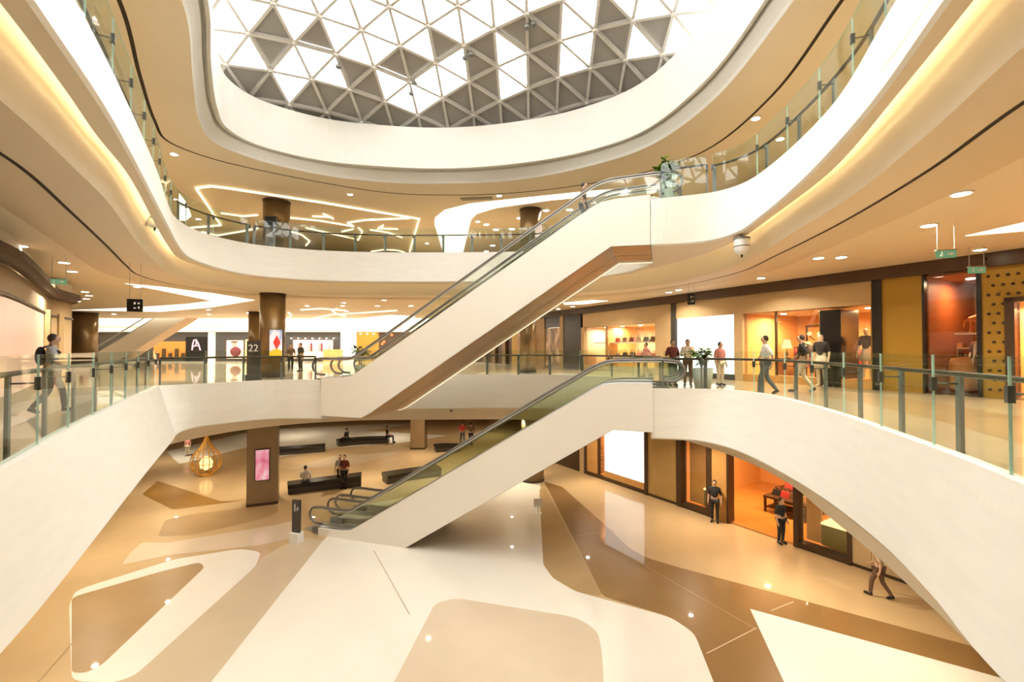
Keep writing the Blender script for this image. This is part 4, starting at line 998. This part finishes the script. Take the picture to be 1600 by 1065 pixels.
# ------------------------------------------------------------------ distant shops beyond the rear atrium
YB = 50.0
def bxs(name, px0, px1, z0, z1, Y, dep, m, t):
    a, b = (px0 - 800) / FPX * Y, (px1 - 800) / FPX * Y
    return G().box(a, b, Y, Y + dep, z0, z1).m(name, m, t)
t = thing('bulkhead', 'bright white bulkhead running above the distant shops', 'bulkhead', (-12, YB, 9.3), kind='structure')
bxs('upper_band', 20, 1000, 9.75, 10.6, YB, .3, MT['white'], t); bxs('lower_band', 20, 1000, 9.15, 9.72, YB + .15, .3, MT['fascia'], t)
def farshop(label, px0, px1, m, zt=9.15):
    t = thing('distant_shop', label, 'shop', ((px0 + px1) / 1600 * YB - YB * .0, YB + .2, F2), kind='structure')
    bxs('shop_face', px0, px1, F2, zt, YB + .6, .3, m, t)
    return t
t = farshop('distant beige shop at the far left behind the bronze column', 20, 150, MT['shopbeige'])
for k in range(4): bxs('window', 78 + 10 * k, 86 + 10 * k, F2 + .2, 8.6, YB + .55, .04, MT['panel_lit'] if k == 3 else MT['plaster'], t)
t = farshop('distant dark shop with orange lit window beside the far escalator', 150, 322, MT['charcoal'])
bxs('lit_window', 240, 290, F2 + .3, 8.1, YB + .54, .05, mat('amber_window', (.42, .14, .02), .5, emit=(1, .36, .06), estr=.28), t)
for k in range(5): bxs('dark_display', 243 + 10 * k, 248 + 10 * k, F2 + .3, 6.8 + .5 * (k % 2), YB + .40, .12, MT['dkwood'], t)
bxs('black_panel', 290, 322, F2, 8.6, YB + .5, .08, MT['black'], t)
lg = emis('pink_logo', (1, .62, .62), 1.3)
def stroke(pts, r=.07): G().tube([Vector((UY(x, y, YB + .44).x, YB + .44, UY(x, y, YB + .44).z)) for x, y in pts], r, 6).m('logo_stroke', lg, t)
stroke([(300, 547), (301, 538), (303, 531), (306, 530), (307, 536), (305, 540), (310, 540)]); stroke([(306, 530), (310, 537), (313, 547)]); stroke([(300, 542), (305, 540), (308, 534)])
t = farshop('distant dark shop with a pale poster of a seated figure', 322, 420, MT['charcoal'])
bxs('white_pier', 325, 335, F2, 9.1, YB + .4, .2, MT['fascia'], t)
bxs('lit_window', 354, 380, F2 + .3, 8.2, YB + .54, .05, mat('rose_window', (.9, .6, .45), .5, emit=(1, .66, .48), estr=.8), t)
bxs('lit_window', 383, 398, F2 + .3, 8.3, YB + .54, .05, mat('gold_window', (.8, .5, .2), .5, emit=(1, .55, .2), estr=.5), t)
G().ball(UY(368, 549, YB + .42), (.62, .06, .55), 12, 8).m('figure_print', CL['maroon'], t, True); G().ball(UY(366, 538, YB + .42), (.2, .06, .22), 10, 7).m('head_print', CL['tan'], t, True); G().ball(UY(366, 534, YB + .41), (.42, .06, .12), 10, 7).m('hat_print', CL['brown'], t, True)
t = farshop('distant shop with a dark sign band and a rose coloured clothes display', 420, 532, MT['charcoal'])
bxs('lit_window', 458, 520, F2 + .3, 8.25, YB + .54, .05, mat('clothes_window', (.8, .55, .42), .5, emit=(1, .68, .5), estr=.7), t)
for k in range(14): bxs('hanging_garment', 461 + 4 * k, 463.4 + 4 * k, 7.0, 7.9, YB + .44, .08, [CL['white'], CL['pink'], CL['maroon'], CL['cream']][k % 4], t)
bxs('counter', 505, 532, F2, 7.2, YB - .6, .8, MT['wood'], t)
for k in range(7): G().lathe([(.05, -.05), (.06, .02)], UY(455 + 11 * k, 528, YB + .3), 8).m('spotlight', MT['lens'], t)
t = farshop('distant narrow white light box', 532, 557, MT['lightbox'])
t = farshop('distant gold shop front', 557, 592, MT['gold'])
for k in range(3): G().lathe([(.06, -.05), (.07, .02)], UY(563 + 10 * k, 521, YB + .3), 8).m('spotlight', MT['lens'], t)
t = farshop('distant dark shop with small red lamps', 592, 720, MT['dkwood'])
for x, y in ((612, 523), (600, 534), (597, 537)): G().ball(UY(x, y, YB + .4), .16, 8, 6).m('red_lamp', emis('red_lamp', (1, .25, .08), 2), t)
t = farshop('distant bronze shop front behind the upper escalator', 720, 1000, MT['dkwood'])
for k in range(16): bxs('bronze_fin', 725 + 16 * k, 731 + 16 * k, F2, 9.1, YB + .4, .25, MT['bronze'], t)
# added fill light without a fixture, brightening the distant bulkhead
wl = bpy.data.lights.new('bulkhead_fill_light', 'AREA'); wl.shape = 'RECTANGLE'; wl.size = 44; wl.size_y = .3; wl.energy = 320; wl.color = (1, .95, .88)
wo = bpy.data.objects.new('bulkhead_fill_light', wl); C.objects.link(wo); wo.location = (-18, 44.5, 10.6); wo.rotation_euler = (R(75), 0, 0)

# round shop on the near left of the middle gallery
pw = catmull([(-8.0, 3.0), (-9.8, 7.2), (-11.7, 10.4), (-12.45, 11.35), (-14.3, 13.5), (-16.3, 15.8), (-17.8, 17.5), (-18.6, 18.9), (-19.4, 20.0), (-21.0, 20.4), (-25, 19.5)], 5)
t = thing('round_shop', 'curved beige shop wall with a dark cornice on the near left', 'shop', (-14.3, 13.5, F2), kind='structure')
def wl_(loop, zz, name, m, th=.2):
    o2 = offset(loop, th, False)
    v, f = loft([at(loop, zz[0]), at(loop, zz[1]), at(o2, zz[1]), at(o2, zz[0])], False, True); return M(name, v, f, m, t, True)
wl_(pw, (F2, 9.35), 'curved_wall', MT['shopbeige'])
cor = offset(pw, -.28, False); o2 = pw
v, f = loft([at(pw, 9.28), at(offset(pw, -.16, False), 9.28), at(offset(pw, -.22, False), 9.42), at(cor, 9.44), at(cor, 9.62), at(pw, 9.62)], False, True)
M('cornice', v, f, mat('matt_brown_cornice', (.08, .045, .022), .7), t)
v, f = loft([at(pw, 9.6), at(pw, K2)], False, True); M('upper_wall', v, f, MT['plaster'], t)
v, f = loft([at(offset(pw, -.02, False)[8:26], F2 + .3), at(offset(pw, -.02, False)[8:26], 8.5)], False); M('pink_window', v, f, mat('pale_pink_window', (.80, .50, .36), .3, emit=(1, .62, .46), estr=.35), t, True)
for k in (8, 26, 27, 33):
    q = pw[k]; G().prism([q + Vector((-.1, -.1)), q + Vector((.12, -.1)), q + Vector((.12, .1)), q + Vector((-.1, .1))], F2, 8.7).m('pilaster', MT['shopbeige'] if k != 27 else MT['dkwood'], t)
v, f = loft([at(offset(pw, -.03, False), 8.55), at(offset(pw, -.06, False), 8.58), at(offset(pw, -.03, False), 8.63)], False); M('moulding', v, f, MT['dkwood'], t, True)

# ------------------------------------------------------------------ signs
def sign_text(s, pos, size, par, m=None, rz=0.0, ry=0.0, name='sign_text'):
    cu = bpy.data.curves.new(name, 'FONT'); cu.body = s; cu.size = size; cu.align_x = 'CENTER'; cu.align_y = 'CENTER'; cu.extrude = .004
    cu.materials.append(m or MT['glyph'])
    tmp = bpy.data.objects.new(name, cu); C.objects.link(tmp)
    me = bpy.data.meshes.new_from_object(tmp.evaluated_get(bpy.context.evaluated_depsgraph_get()))
    bpy.data.objects.remove(tmp)
    o = bpy.data.objects.new(name, me); C.objects.link(o); o.parent = par; o.location = pos; o.rotation_euler = (R(90), 0, rz)
    return o
q = U(463, 846, 0); t = thing('floor_sign', 'dark upright floor sign reading 1F at the foot of the lower escalators', 'sign', (q.x, q.y, 0), R(-18))
G().box(-.2, .2, -.16, .16, 0, .36).m('white_plinth', MT['white'], t, False, True); G().box(-.17, .17, -.05, .05, .36, 1.58).m('sign_slab', MT['charcoal'], t, False, True)
sign_text('1', (-.03, -.056, 1.28), .42, t); sign_text('F', (.10, -.056, 1.24), .2, t)
q = Vector((-11.0, 19.4)); t = thing('floor_sign', 'dark upright floor sign reading 22 beside the bronze column', 'sign', (q.x, q.y, F2), R(5))
G().box(-.3, .3, -.12, .12, 0, .3).m('plinth', MT['charcoal'], t, False, True); G().box(-.27, .27, -.05, .05, .3, 1.74).m('sign_slab', MT['charcoal'], t, False, True)
sign_text('22', (.0, -.056, 1.42), .42, t)
def hang_sign(lab, px, py, Y, w, h, rz):
    c = UY(px, py, Y); t = thing('hanging_sign', lab, 'sign', (c.x, c.y, c.z - h / 2), rz)
    G().box(-w / 2, w / 2, -.05, .05, 0, h).m('sign_box', MT['black'], t, False, True)
    for x in (-w * .35, w * .35): G().tube([(x, 0, h), (x, 0, K2 - c.z + h / 2)], .008, 5).m('rod', MT['steel'], t, False, True)
    for x, z, a, b in ((.0, .28, .05, .07), (.10, .28, .05, .05), (.0, .12, .06, .04), (.10, .14, .04, .07)):
        G().box(x * w / .4 - a * w / .8, x * w / .4 + a * w / .8, -.056, -.05, z * h / .42 - b * h / .84, z * h / .42 + b * h / .84).m('pictogram', MT['glyph'], t, False, True)
hang_sign('small dark hanging sign with pictograms on the left of the middle gallery', 211, 477, 14.5, .40, .40, R(30))
hang_sign('small dark hanging sign with pictograms in front of the right hand shops', 1080, 467, 18.6, .28, .48, R(-25))
def exit_sign(lab, px, py, Y, w, rz, twin=True):
    c = UY(px, py, Y); h = w * .42; t = thing('exit_sign', lab, 'exit sign', (c.x, c.y, c.z - h / 2), rz)
    G().box(-w / 2, w / 2, -.03, .03, 0, h).m('sign_box', MT['green'], t, False, True)
    G().box(-w / 2 - .02, w / 2 + .02, -.035, .035, h, h + .025).m('top_rail', MT['steel'], t, False, True)
    for x in (-w * .45, w * .45): G().tube([(x, 0, h), (x, 0, K2 - c.z + h / 2)], .008, 5).m('rod', MT['steel'], t, False, True)
    # running figure and arrow
    G().ball((-w * .28, -.034, h * .78), (h * .09, .004, h * .09), 8, 5).m('pictogram', MT['glyph'], t, False, True)
    G().tube([(-w * .38, -.034, h * .2), (-w * .3, -.034, h * .4), (-w * .29, -.034, h * .64), (-w * .2, -.034, h * .5)], h * .06, 5).m('pictogram', MT['glyph'], t, False, True)
    G().tube([(-w * .3, -.034, h * .4), (-w * .2, -.034, h * .2)], h * .06, 5).m('pictogram', MT['glyph'], t, False, True)
    G().add([(w * .0, -.034, h * .42), (w * .2, -.034, h * .42), (w * .2, -.034, h * .25), (w * .4, -.034, h * .5), (w * .2, -.034, h * .75), (w * .2, -.034, h * .58), (0, -.034, h * .58)], [(0, 1, 2, 3, 4, 5, 6)]).m('arrow', MT['glyph'], t, False, True)
exit_sign('green exit sign on two rods, the higher one on the right', 1478, 397, 9.9, .36, R(-10))
exit_sign('green exit sign on two rods in front of the gold boutique', 1526, 422, 12.2, .38, R(-10))
exit_sign('green exit sign on two rods beside the curved left shop', 92, 440, 13.6, .36, R(20))
# white information card stand
q = U(841, 802, 0); t = thing('card_stand', 'small white card on a low stand near the taupe column', 'sign', (q.x, q.y, 0))
G().box(-.15, .15, -.1, .1, 0, .03).m('foot', MT['white'], t, False, True); G().tube([(0, 0, .03), (0, 0, .35)], .02, 6).m('stem', MT['steel'], t, False, True); G().box(-.2, .2, -.015, .015, .3, .66).m('card', MT['white'], t, False, True)

# ------------------------------------------------------------------ wall lanterns (speakers) and camera
def lantern(lab, px, py, Y):
    c = UY(px, py, Y); t = thing('cylinder_projector', lab, 'projector', c)
    G().lathe([(.10, -.30), (.18, -.24), (.20, -.10), (.20, .12), (.19, .14)], c, 20).m('housing', MT['white'], t, True)
    G().lathe([(.215, .12), (.215, .17)], c, 20).m('cap', MT['gysteel'], t)
    G().lathe([(.205, -.09), (.205, -.06)], c, 20).m('band', MT['gysteel'], t)
    G().tube([c + Vector((0, 0, .17)), c + Vector((0, 0, .34)), c + Vector((.0, .3, .4))], .03, 6).m('bracket', MT['gysteel'], t)
    G().lathe([(.02, -.38), (.03, -.30)], c, 8).m('lens', MT['black'], t)
lantern('white cylindrical projector under the left parapet of the top gallery', 242, 338, 12.0)
lantern('white cylindrical projector under the right parapet of the top gallery', 1159, 381, 12.7)
q = UY(705, 640, 22.2); t = thing('security_camera', 'black dome security camera under the back parapet', 'camera', q)
G().lathe([(.11, 0), (.13, .05), (.10, .14)], q, 14).m('mount', MT['white'], t); G().ball(q, .09, 12, 8).m('dome', MT['black'], t, True)

# ------------------------------------------------------------------ benches on the ground floor
def bench(lab, pts, w=.9, h=.44, raise_end=0.0):
    P = catmull([U(x, y, 0) for x, y in pts], 4); B = offset(P, w, False)
    t = thing('bench', lab, 'bench', (*P[len(P) // 2], 0), group='dark benches on the ground floor')
    n = len(P)
    def slab(z0, z1, e, name, m):
        A = offset(P, -e, False); Bb = offset(P, w + e, False)
        if e > 0: A[0] += (A[0] - A[1]).normalized() * e; Bb[0] += (Bb[0] - Bb[1]).normalized() * e
        ez = [raise_end * (i / (n - 1)) ** 2 for i in range(n)]
        a0 = [Vector((p.x, p.y, z0)) for p in A]; a1 = [Vector((p.x, p.y, z1 + k)) for p, k in zip(A, ez)]; b0 = [Vector((p.x, p.y, z0)) for p in Bb]; b1 = [Vector((p.x, p.y, z1 + k)) for p, k in zip(Bb, ez)]
        v, f = loft([a0, a1, b1, b0, a0], False); m_ = len(v) // 5
        f += [(0, m_, 2 * m_, 3 * m_), (n - 1, 4 * m_ - 1, 3 * m_ - 1, 2 * m_ - 1)]
        return M(name, v, f, m, t)
    slab(0, .30, -.06, 'plinth', MT['charcoal']); slab(.30, h, .02, 'seat', MT['black'])
bench('long black bench with people, nearest to the square column', [(450, 773), (505, 766), (564, 761)], .8, .48, .12)
bench('black bench half hidden behind the lower escalator', [(606, 757), (640, 751), (690, 744)], .9, .48)
bench('curved black bench behind the square column', [(430, 712), (470, 709), (508, 706)], .9)
bench('curved black bench with a person at each end', [(530, 698), (567, 694), (606, 693)], .9)
bench('small black bench near the rear taupe column', [(682, 707), (696, 706), (712, 707)], .9)

# ------------------------------------------------------------------ gold teardrop reflection, given shape as a standing wire form
q = U(322, 742, 0); t = thing('teardrop_reflection', 'large golden teardrop of wire, a reflection given shape on the ground floor', 'reflection', (q.x, q.y, 0))
gm = mat('gold_wire', (.75, .42, .08), .3, metal=.8)
prof = [(.30, .05), (.62, .35), (.78, .75), (.70, 1.15), (.42, 1.5), (.20, 1.85), (.08, 2.2), (.02, 2.55)]
G().lathe([(.35, 0), (.35, .06), (.1, .1)], (0, 0, 0), 20).m('base', gm, t, False, True)
for k in range(16):
    a = k * math.pi / 8; G().tube(catmull([(r * math.cos(a), r * math.sin(a), z) for r, z in prof], 3), .022, 5).m('wire_rib', gm, t, True, True)
for r, z in ((.62, .35), (.78, .75), (.70, 1.15), (.42, 1.5)):
    G().tube([(r * math.cos(a * math.pi / 12), r * math.sin(a * math.pi / 12), z) for a in range(25)], .018, 5).m('wire_ring', gm, t, True, True)
G().lathe([(.05, .3), (.3, .45), (.34, .75), (.2, 1.0), (.04, 1.1)], (0, 0, 0), 16).m('glow_core', emis('teardrop_glow', (1, .6, .22), 2.0), t, True, True)  # glow put inside the teardrop shape

# ------------------------------------------------------------------ plants
def plant(lab, pos, h_pot, r_pot, h, spread, n, seed, mats, palm=False):
    rg_ = random.Random(seed); t = thing('potted_plant', lab, 'plant', pos)
    G().lathe([(r_pot * .72, 0), (r_pot, h_pot), (r_pot * .9, h_pot), (r_pot * .88, h_pot - .05)], (0, 0, 0), 20).m('pot', MT['pot'], t, True, True)
    G().lathe([(r_pot * .86, h_pot - .06), (r_pot * .5, h_pot - .03)], (0, 0, 0), 14).m('soil', MT['soil'], t, False, True)
    st = G(); gs = [G(), G()]
    stems = 5 if not palm else 7
    for k in range(stems):
        a = 2 * math.pi * k / stems + rg_.random(); L = (h - h_pot) * (.7 + .3 * rg_.random()); lean = spread * (.25 + .45 * rg_.random())
        P = [Vector((.05 * math.cos(a), .05 * math.sin(a), h_pot - .05)), Vector((lean * .4 * math.cos(a), lean * .4 * math.sin(a), h_pot + L * .5)), Vector((lean * math.cos(a), lean * math.sin(a), h_pot + L * .9))]
        P = catmull(P, 6); st.tube(P, .014, 5)
        for j in range(n // stems):
            p = P[int(len(P) * (.3 + .69 * rg_.random()))] if not palm else P[int(len(P) * (.45 + .54 * rg_.random()))]
            b = rg_.random() * 6.28; up = rg_.uniform(-.35, .7); l = (.20 if not palm else .42) * rg_.uniform(.7, 1.25) * (h / 1.5)
            d = Vector((math.cos(b) * math.cos(up), math.sin(b) * math.cos(up), math.sin(up))); s = d.cross(Vector((0, 0, 1))).normalized() * l * (.30 if not palm else .13)
            droop = Vector((0, 0, -.18 * l)); m0 = p + d * l * .5; tip = p + d * l + droop
            gs[rg_.random() < .45].add([p, m0 - s + droop * .1, m0 + Vector((0, 0, -.03 * l)), m0 + s + droop * .1, tip], [(0, 1, 2), (0, 2, 3), (1, 4, 2), (2, 4, 3)])
    st.m('stems', MT['soil'], t, False, True)
    for g, m in zip(gs, mats): tag(g.m('foliage', m, t, False, True), kind='stuff')
plant('leafy green plant in a pale pot on the top landing', (4.95, 14.35, F3), .5, .28, 1.62, .46, 380, 3, (MT['leaf'], MT['leafb']))
plant('dark leafy palm in a grey pot behind the upper escalator foot', (-7.6, 22.8, F2), .6, .30, 1.75, .5, 120, 4, (MT['leaf'], MT['leaf']), True)
plant('wide bushy plant in a tapered grey pot on the right landing', (6.45, 15.4, F2), .75, .34, 1.5, .6, 280, 5, (MT['leaf'], MT['leafb']))

# ------------------------------------------------------------------ people and mannequins
def skinned(name, verts, edges, radii, root):
    me = bpy.data.meshes.new(name); me.from_pydata(verts, edges, []); o = bpy.data.objects.new(name, me); C.objects.link(o)
    md = o.modifiers.new('skin', 'SKIN'); md.use_smooth_shade = True
    for i, r in enumerate(radii):
        sv = me.skin_vertices[0].data[i]; sv.radius = r if isinstance(r, tuple) else (r, r); sv.use_root = (i == root)
    s = o.modifiers.new('sub', 'SUBSURF'); s.levels = 1; s.render_levels = 1
    dg = bpy.context.evaluated_depsgraph_get(); out = bpy.data.meshes.new_from_object(o.evaluated_get(dg))
    bpy.data.objects.remove(o); out.name = name
    out.polygons.foreach_set('use_smooth', [True] * len(out.polygons)); return out
def pose_points(pose):
    J = dict(pelvis=(0, 0, .95), spine=(0, 0, 1.13), chest=(0, .01, 1.33), neck=(0, .0, 1.47), hb=(0, .02, 1.54), hm=(0, .03, 1.63), ht=(0, .01, 1.71), nose=(0, .135, 1.61))
    for s, k in ((-1, 'l'), (1, 'r')):
        J['sh' + k] = (s * .17, 0, 1.40); J['el' + k] = (s * .235, -.02, 1.12); J['wr' + k] = (s * .25, .06, .88); J['pa' + k] = (s * .25, .08, .81)
        J['hp' + k] = (s * .09, 0, .90); J['kn' + k] = (s * .10, .02, .49); J['an' + k] = (s * .10, -.02, .08); J['to' + k] = (s * .12, .15, .035)
    def mv(k, *p): J[k] = p
    if pose == 'walk':
        mv('knl', -.10, .16, .51); mv('anl', -.10, .20, .09); mv('tol', -.11, .37, .05); mv('knr', .10, -.04, .49); mv('anr', .10, -.30, .14); mv('tor', .11, -.17, .035)
        mv('ell', -.24, -.14, 1.14); mv('wrl', -.25, -.12, .90); mv('pal', -.25, -.09, .83); mv('elr', .24, .08, 1.14); mv('wrr', .23, .26, .96); mv('par', .22, .32, .92)
    if pose == 'hold':
        mv('elr', .24, .02, 1.13); mv('wrr', .16, .26, 1.16); mv('par', .12, .33, 1.18); mv('ell', -.24, .02, 1.13); mv('wrl', -.17, .25, 1.12); mv('pal', -.13, .32, 1.13)
    if pose == 'sit':
        dz = -.42
        for k in list(J):
            if k[:2] not in ('kn', 'an', 'to'): J[k] = (J[k][0], J[k][1], J[k][2] + dz)
        for s, k in ((-1, 'l'), (1, 'r')):
            mv('hp' + k, s * .10, .02, .52); mv('kn' + k, s * .12, .44, .52); mv('an' + k, s * .12, .46, .08); mv('to' + k, s * .13, .62, .035)
            mv('el' + k, s * .24, .06, .72); mv('wr' + k, s * .16, .28, .62); mv('pa' + k, s * .14, .34, .61)
    return J
_pose = {}
def pose_meshes(pose):
    if pose in _pose: return _pose[pose]
    J = pose_points(pose); names = list(J); idx = {k: i for i, k in enumerate(names)}; V = [Vector(J[k]) for k in names]
    Rr = dict(pelvis=(.14, .105), spine=(.125, .095), chest=(.15, .105), neck=.055, hb=.075, hm=(.105, .125), ht=(.085, .10), nose=.016)
    for k in 'lr': Rr.update({'sh' + k: .062, 'el' + k: .042, 'wr' + k: .028, 'pa' + k: (.036, .02), 'hp' + k: .09, 'kn' + k: .056, 'an' + k: .038, 'to' + k: .03})
    E = [('pelvis', 'spine'), ('spine', 'chest'), ('chest', 'neck'), ('neck', 'hb'), ('hb', 'hm'), ('hm', 'ht'), ('hm', 'nose')]
    for k in 'lr': E += [('chest', 'sh' + k), ('sh' + k, 'el' + k), ('el' + k, 'wr' + k), ('wr' + k, 'pa' + k), ('pelvis', 'hp' + k), ('hp' + k, 'kn' + k), ('kn' + k, 'an' + k), ('an' + k, 'to' + k)]
    ed = [(idx[a], idx[b]) for a, b in E]; rad = [Rr[k] for k in names]
    for k, s in (('l', -1), ('r', 1)):            # five fingers from each palm
        p = V[idx['pa' + k]]; d = (p - V[idx['wr' + k]]).normalized(); side = Vector((0, 1, 0)) if abs(d.y) < .7 else Vector((1, 0, 0))
        for j, (o_, l) in enumerate(((.036, .045), (.018, .075), (.004, .085), (-.010, .08), (-.024, .062))):
            a = p + side * o_ + d * (.02 if j else -.01); b = a + d * l * .6 + side * (.02 if j == 0 else 0); c = b + (d + Vector((-s * .5, 0, 0))).normalized() * l * .5
            n = len(V); V += [a, b, c]; rad += [.010, .009, .007]; ed += [(idx['pa' + k], n), (n, n + 1), (n + 1, n + 2)]
    body = skinned('body', V, ed, rad, 0)
    def piece(keys, es, grow, nm, rt, extra=None):
        ii = {k: i for i, k in enumerate(keys)}; rr = []
        for k in keys:
            r = Rr[k]; r = r if isinstance(r, tuple) else (r, r); rr.append((r[0] + grow, r[1] + grow))
        if extra:
            for k, r in extra.items():
                if k in ii: rr[ii[k]] = (r, r) if not isinstance(r, tuple) else r
        return skinned(nm, [J[k] for k in keys], [(ii[a], ii[b]) for a, b in es], rr, ii[rt])
    top = piece(['pelvis', 'spine', 'chest', 'neck', 'shl', 'ell', 'shr', 'elr'], [('pelvis', 'spine'), ('spine', 'chest'), ('chest', 'neck'), ('chest', 'shl'), ('shl', 'ell'), ('chest', 'shr'), ('shr', 'elr')], .018, 'top', 'pelvis')
    tro = piece(['pelvis', 'hpl', 'knl', 'anl', 'hpr', 'knr', 'anr'], [('pelvis', 'hpl'), ('hpl', 'knl'), ('knl', 'anl'), ('pelvis', 'hpr'), ('hpr', 'knr'), ('knr', 'anr')], .014, 'trousers', 'pelvis', {'pelvis': (.145, .112)})
    H = Vector(J['hm']); g = G()
    g.ball(H + Vector((0, -.028, .012)), (.084, .088, .104), 12, 8)
    hair = M('hair', g.v, g.f, MT['hair'], None, True, True); hd = hair.data; bpy.data.objects.remove(hair)
    g = G()
    for s in (-1, 1): g.ball(H + Vector((s * .034, .088, .0)), .012, 6, 5)
    eye = M('eyes', g.v, g.f, MT['black'], None, True, True); edd = eye.data; bpy.data.objects.remove(eye)
    g = G()
    for k in 'lr':
        a, b = Vector(J['an' + k]), Vector(J['to' + k]); g.tube([a + (a - b) * .3 + Vector((0, 0, -.03)), a + Vector((0, 0, -.02)), b], [.045, .05, .038], 8)
    sh = M('shoes', g.v, g.f, MT['black'], None, True, True); shd = sh.data; bpy.data.objects.remove(sh)
    _pose[pose] = (body, top, tro, hd, edd, shd, J); return _pose[pose]
def person(lab, pos, face, pose='stand', top='grey', tro='black', h=1.72, bag=None, name='person', cat='person', skin=None, nohair=False, skirt=None):
    body, tp, tr, hd, ed, shd, J = pose_meshes(pose)
    t = thing(name, lab, cat, pos, face); t.scale = (h / 1.72,) * 3
    def add(nm, me, m):
        d = me.copy(); d.materials.clear(); d.materials.append(m); o = bpy.data.objects.new(nm, d); C.objects.link(o); o.parent = t; return o
    add('body', body, skin or MT['skin'])
    if top: add('top', tp, CL[top])
    if tro: add('trousers', tr, CL[tro])
    if skirt: G().lathe([(.25, .62), (.20, .80), (.155, 1.0)], (0, 0, 0), 16).m('skirt', CL[skirt], t, True, True)
    if not nohair: add('hair', hd, MT['hair']); add('eyes', ed, MT['black']); add('shoes', shd, MT['black'])
    if bag:
        g = G().ball((J['chest'][0], J['chest'][1] - .19, J['chest'][2] - .08), (.15, .09, .21), 10, 7); g.m('backpack', CL[bag], t, True, True)
        for s in (-1, 1): G().tube([(s * .10, -.16, J['chest'][2] + .1), (s * .11, -.02, J['chest'][2] + .16), (s * .11, .12, J['chest'][2]), (s * .12, .0, J['chest'][2] - .24)], .018, 5).m('strap', CL[bag], t, True, True)
    return t
person('man in a grey shirt with a dark backpack walking on the left gallery', (-10.05, 9.95, F2), R(-50), 'walk', 'grey', 'black', 1.72, 'black')
person('man in a white t-shirt and grey trousers behind the right railing', (7.75, 13.9, F2), R(70), 'walk', 'white', 'denim', 1.8)
person('dark haired man in a maroon shirt beside the lower escalator top', (6.1, 17.3, F2), R(180), 'stand', 'maroon', 'navy', 1.72)
person('woman in a pale top left of the bushy plant', (6.6, 17.1, F2), R(160), 'hold', 'cream', 'brown', 1.74)
person('person in a pink top walking past the handbag shop', (6.55, 22.2, F2), R(100), 'walk', 'pink', 'tan', 1.7)
person('person in a pink shirt right of the bushy plant', (7.95, 17.4, F2), R(200), 'stand', 'pink', 'cream', 1.65)
person('woman in a black jacket and cream trousers in front of the orange shop', (9.3, 14.6, F2), R(60), 'walk', 'black', 'cream', 1.84, 'brown')
person('person in black standing far behind the 22 sign', (-13.0, 28.0, F2), R(150), 'stand', 'black', 'black', 1.75)
person('person in a brown coat beside the far person in black', (-13.9, 28.6, F2), R(200), 'stand', 'brown', 'black', 1.68)
pe = pu + ue * 10.35 + ne * .75
person('person in brown riding near the top of the upper escalator', (pe.x, pe.y, F2 + 8.8 * .612 + .02), math.atan2(ue.y, ue.x) - R(90), 'stand', 'brown', 'denim', 1.7)
b1 = U(468, 771, 0) + Vector((.1, .42))
person('person in a white top sitting on the nearest black bench', (b1.x, b1.y, .0), R(15), 'sit', 'white', 'denim', 1.72)
person('person in a grey top standing behind the nearest black bench', (-9.1, 24.2, 0), R(180), 'stand', 'grey', 'black', 1.66)
person('person in a maroon top standing behind the nearest black bench', (-8.75, 23.9, 0), R(170), 'stand', 'maroon', 'black', 1.74)
b4 = U(538, 698, 0) + Vector((0, .5)); b5 = U(602, 694, 0) + Vector((0, .5))
person('person in black sitting at the left end of the curved bench', (b4.x, b4.y, 0), R(80), 'sit', 'black', 'black', 1.75)
person('person in black sitting at the right end of the curved bench', (b5.x, b5.y, 0), R(-80), 'sit', 'black', 'black', 1.75)
person('person in a red top walking beyond the rear taupe column', (-3.75, 34.6, 0), R(20), 'walk', 'red', 'denim', 1.75)
person('person in a brown top walking just right of the person in red', (-3.1, 34.4, 0), R(0), 'walk', 'brown', 'black', 1.72)
person('person dressed in black at the amber shop entrance', (8.55, 19.3, 0), R(150), 'stand', 'black', 'black', 1.75)
person('woman in black beside the right bronze pillar of the amber shop', (10.1, 17.2, 0), R(200), 'stand', 'black', 'black', 1.7)
person('person in tan clothes walking past the plain grey wall', (10.8, 13.5, 0), R(30), 'walk', 'tan', 'brown', 1.6)
q = U(293, 712, 0); person('child in a pink top far away on the left ground floor', (q.x, q.y, 0), R(190), 'stand', 'pink', 'cream', 1.3)
wd = math.atan2(W2.b.y, W2.b.x) + R(90)
def manq(lab, px, d, z, top, tro, h, skirt=None): person(lab, W2.p(W2.s(px), d, z), wd, 'stand', top, tro, h, None, 'mannequin', 'mannequin', MT['manq'], True, skirt)
manq('ivory mannequin in a black jacket in front of the black pillar', 1294, -.45, F2, 'black', None, 1.95, 'cream')
manq('ivory mannequin in a black tank top in the right window of the orange shop', 1338, .7, F2 + .3, 'black', None, 1.85, 'cream')
manq('ivory mannequin in a cream top in the dim boutique window', 1520, .9, F2 + .15, 'cream', 'brown', 1.78)
manq('ivory mannequin in a brown top further back in the dim boutique', 1490, 1.9, F2 + .15, 'brown', 'black', 1.75)
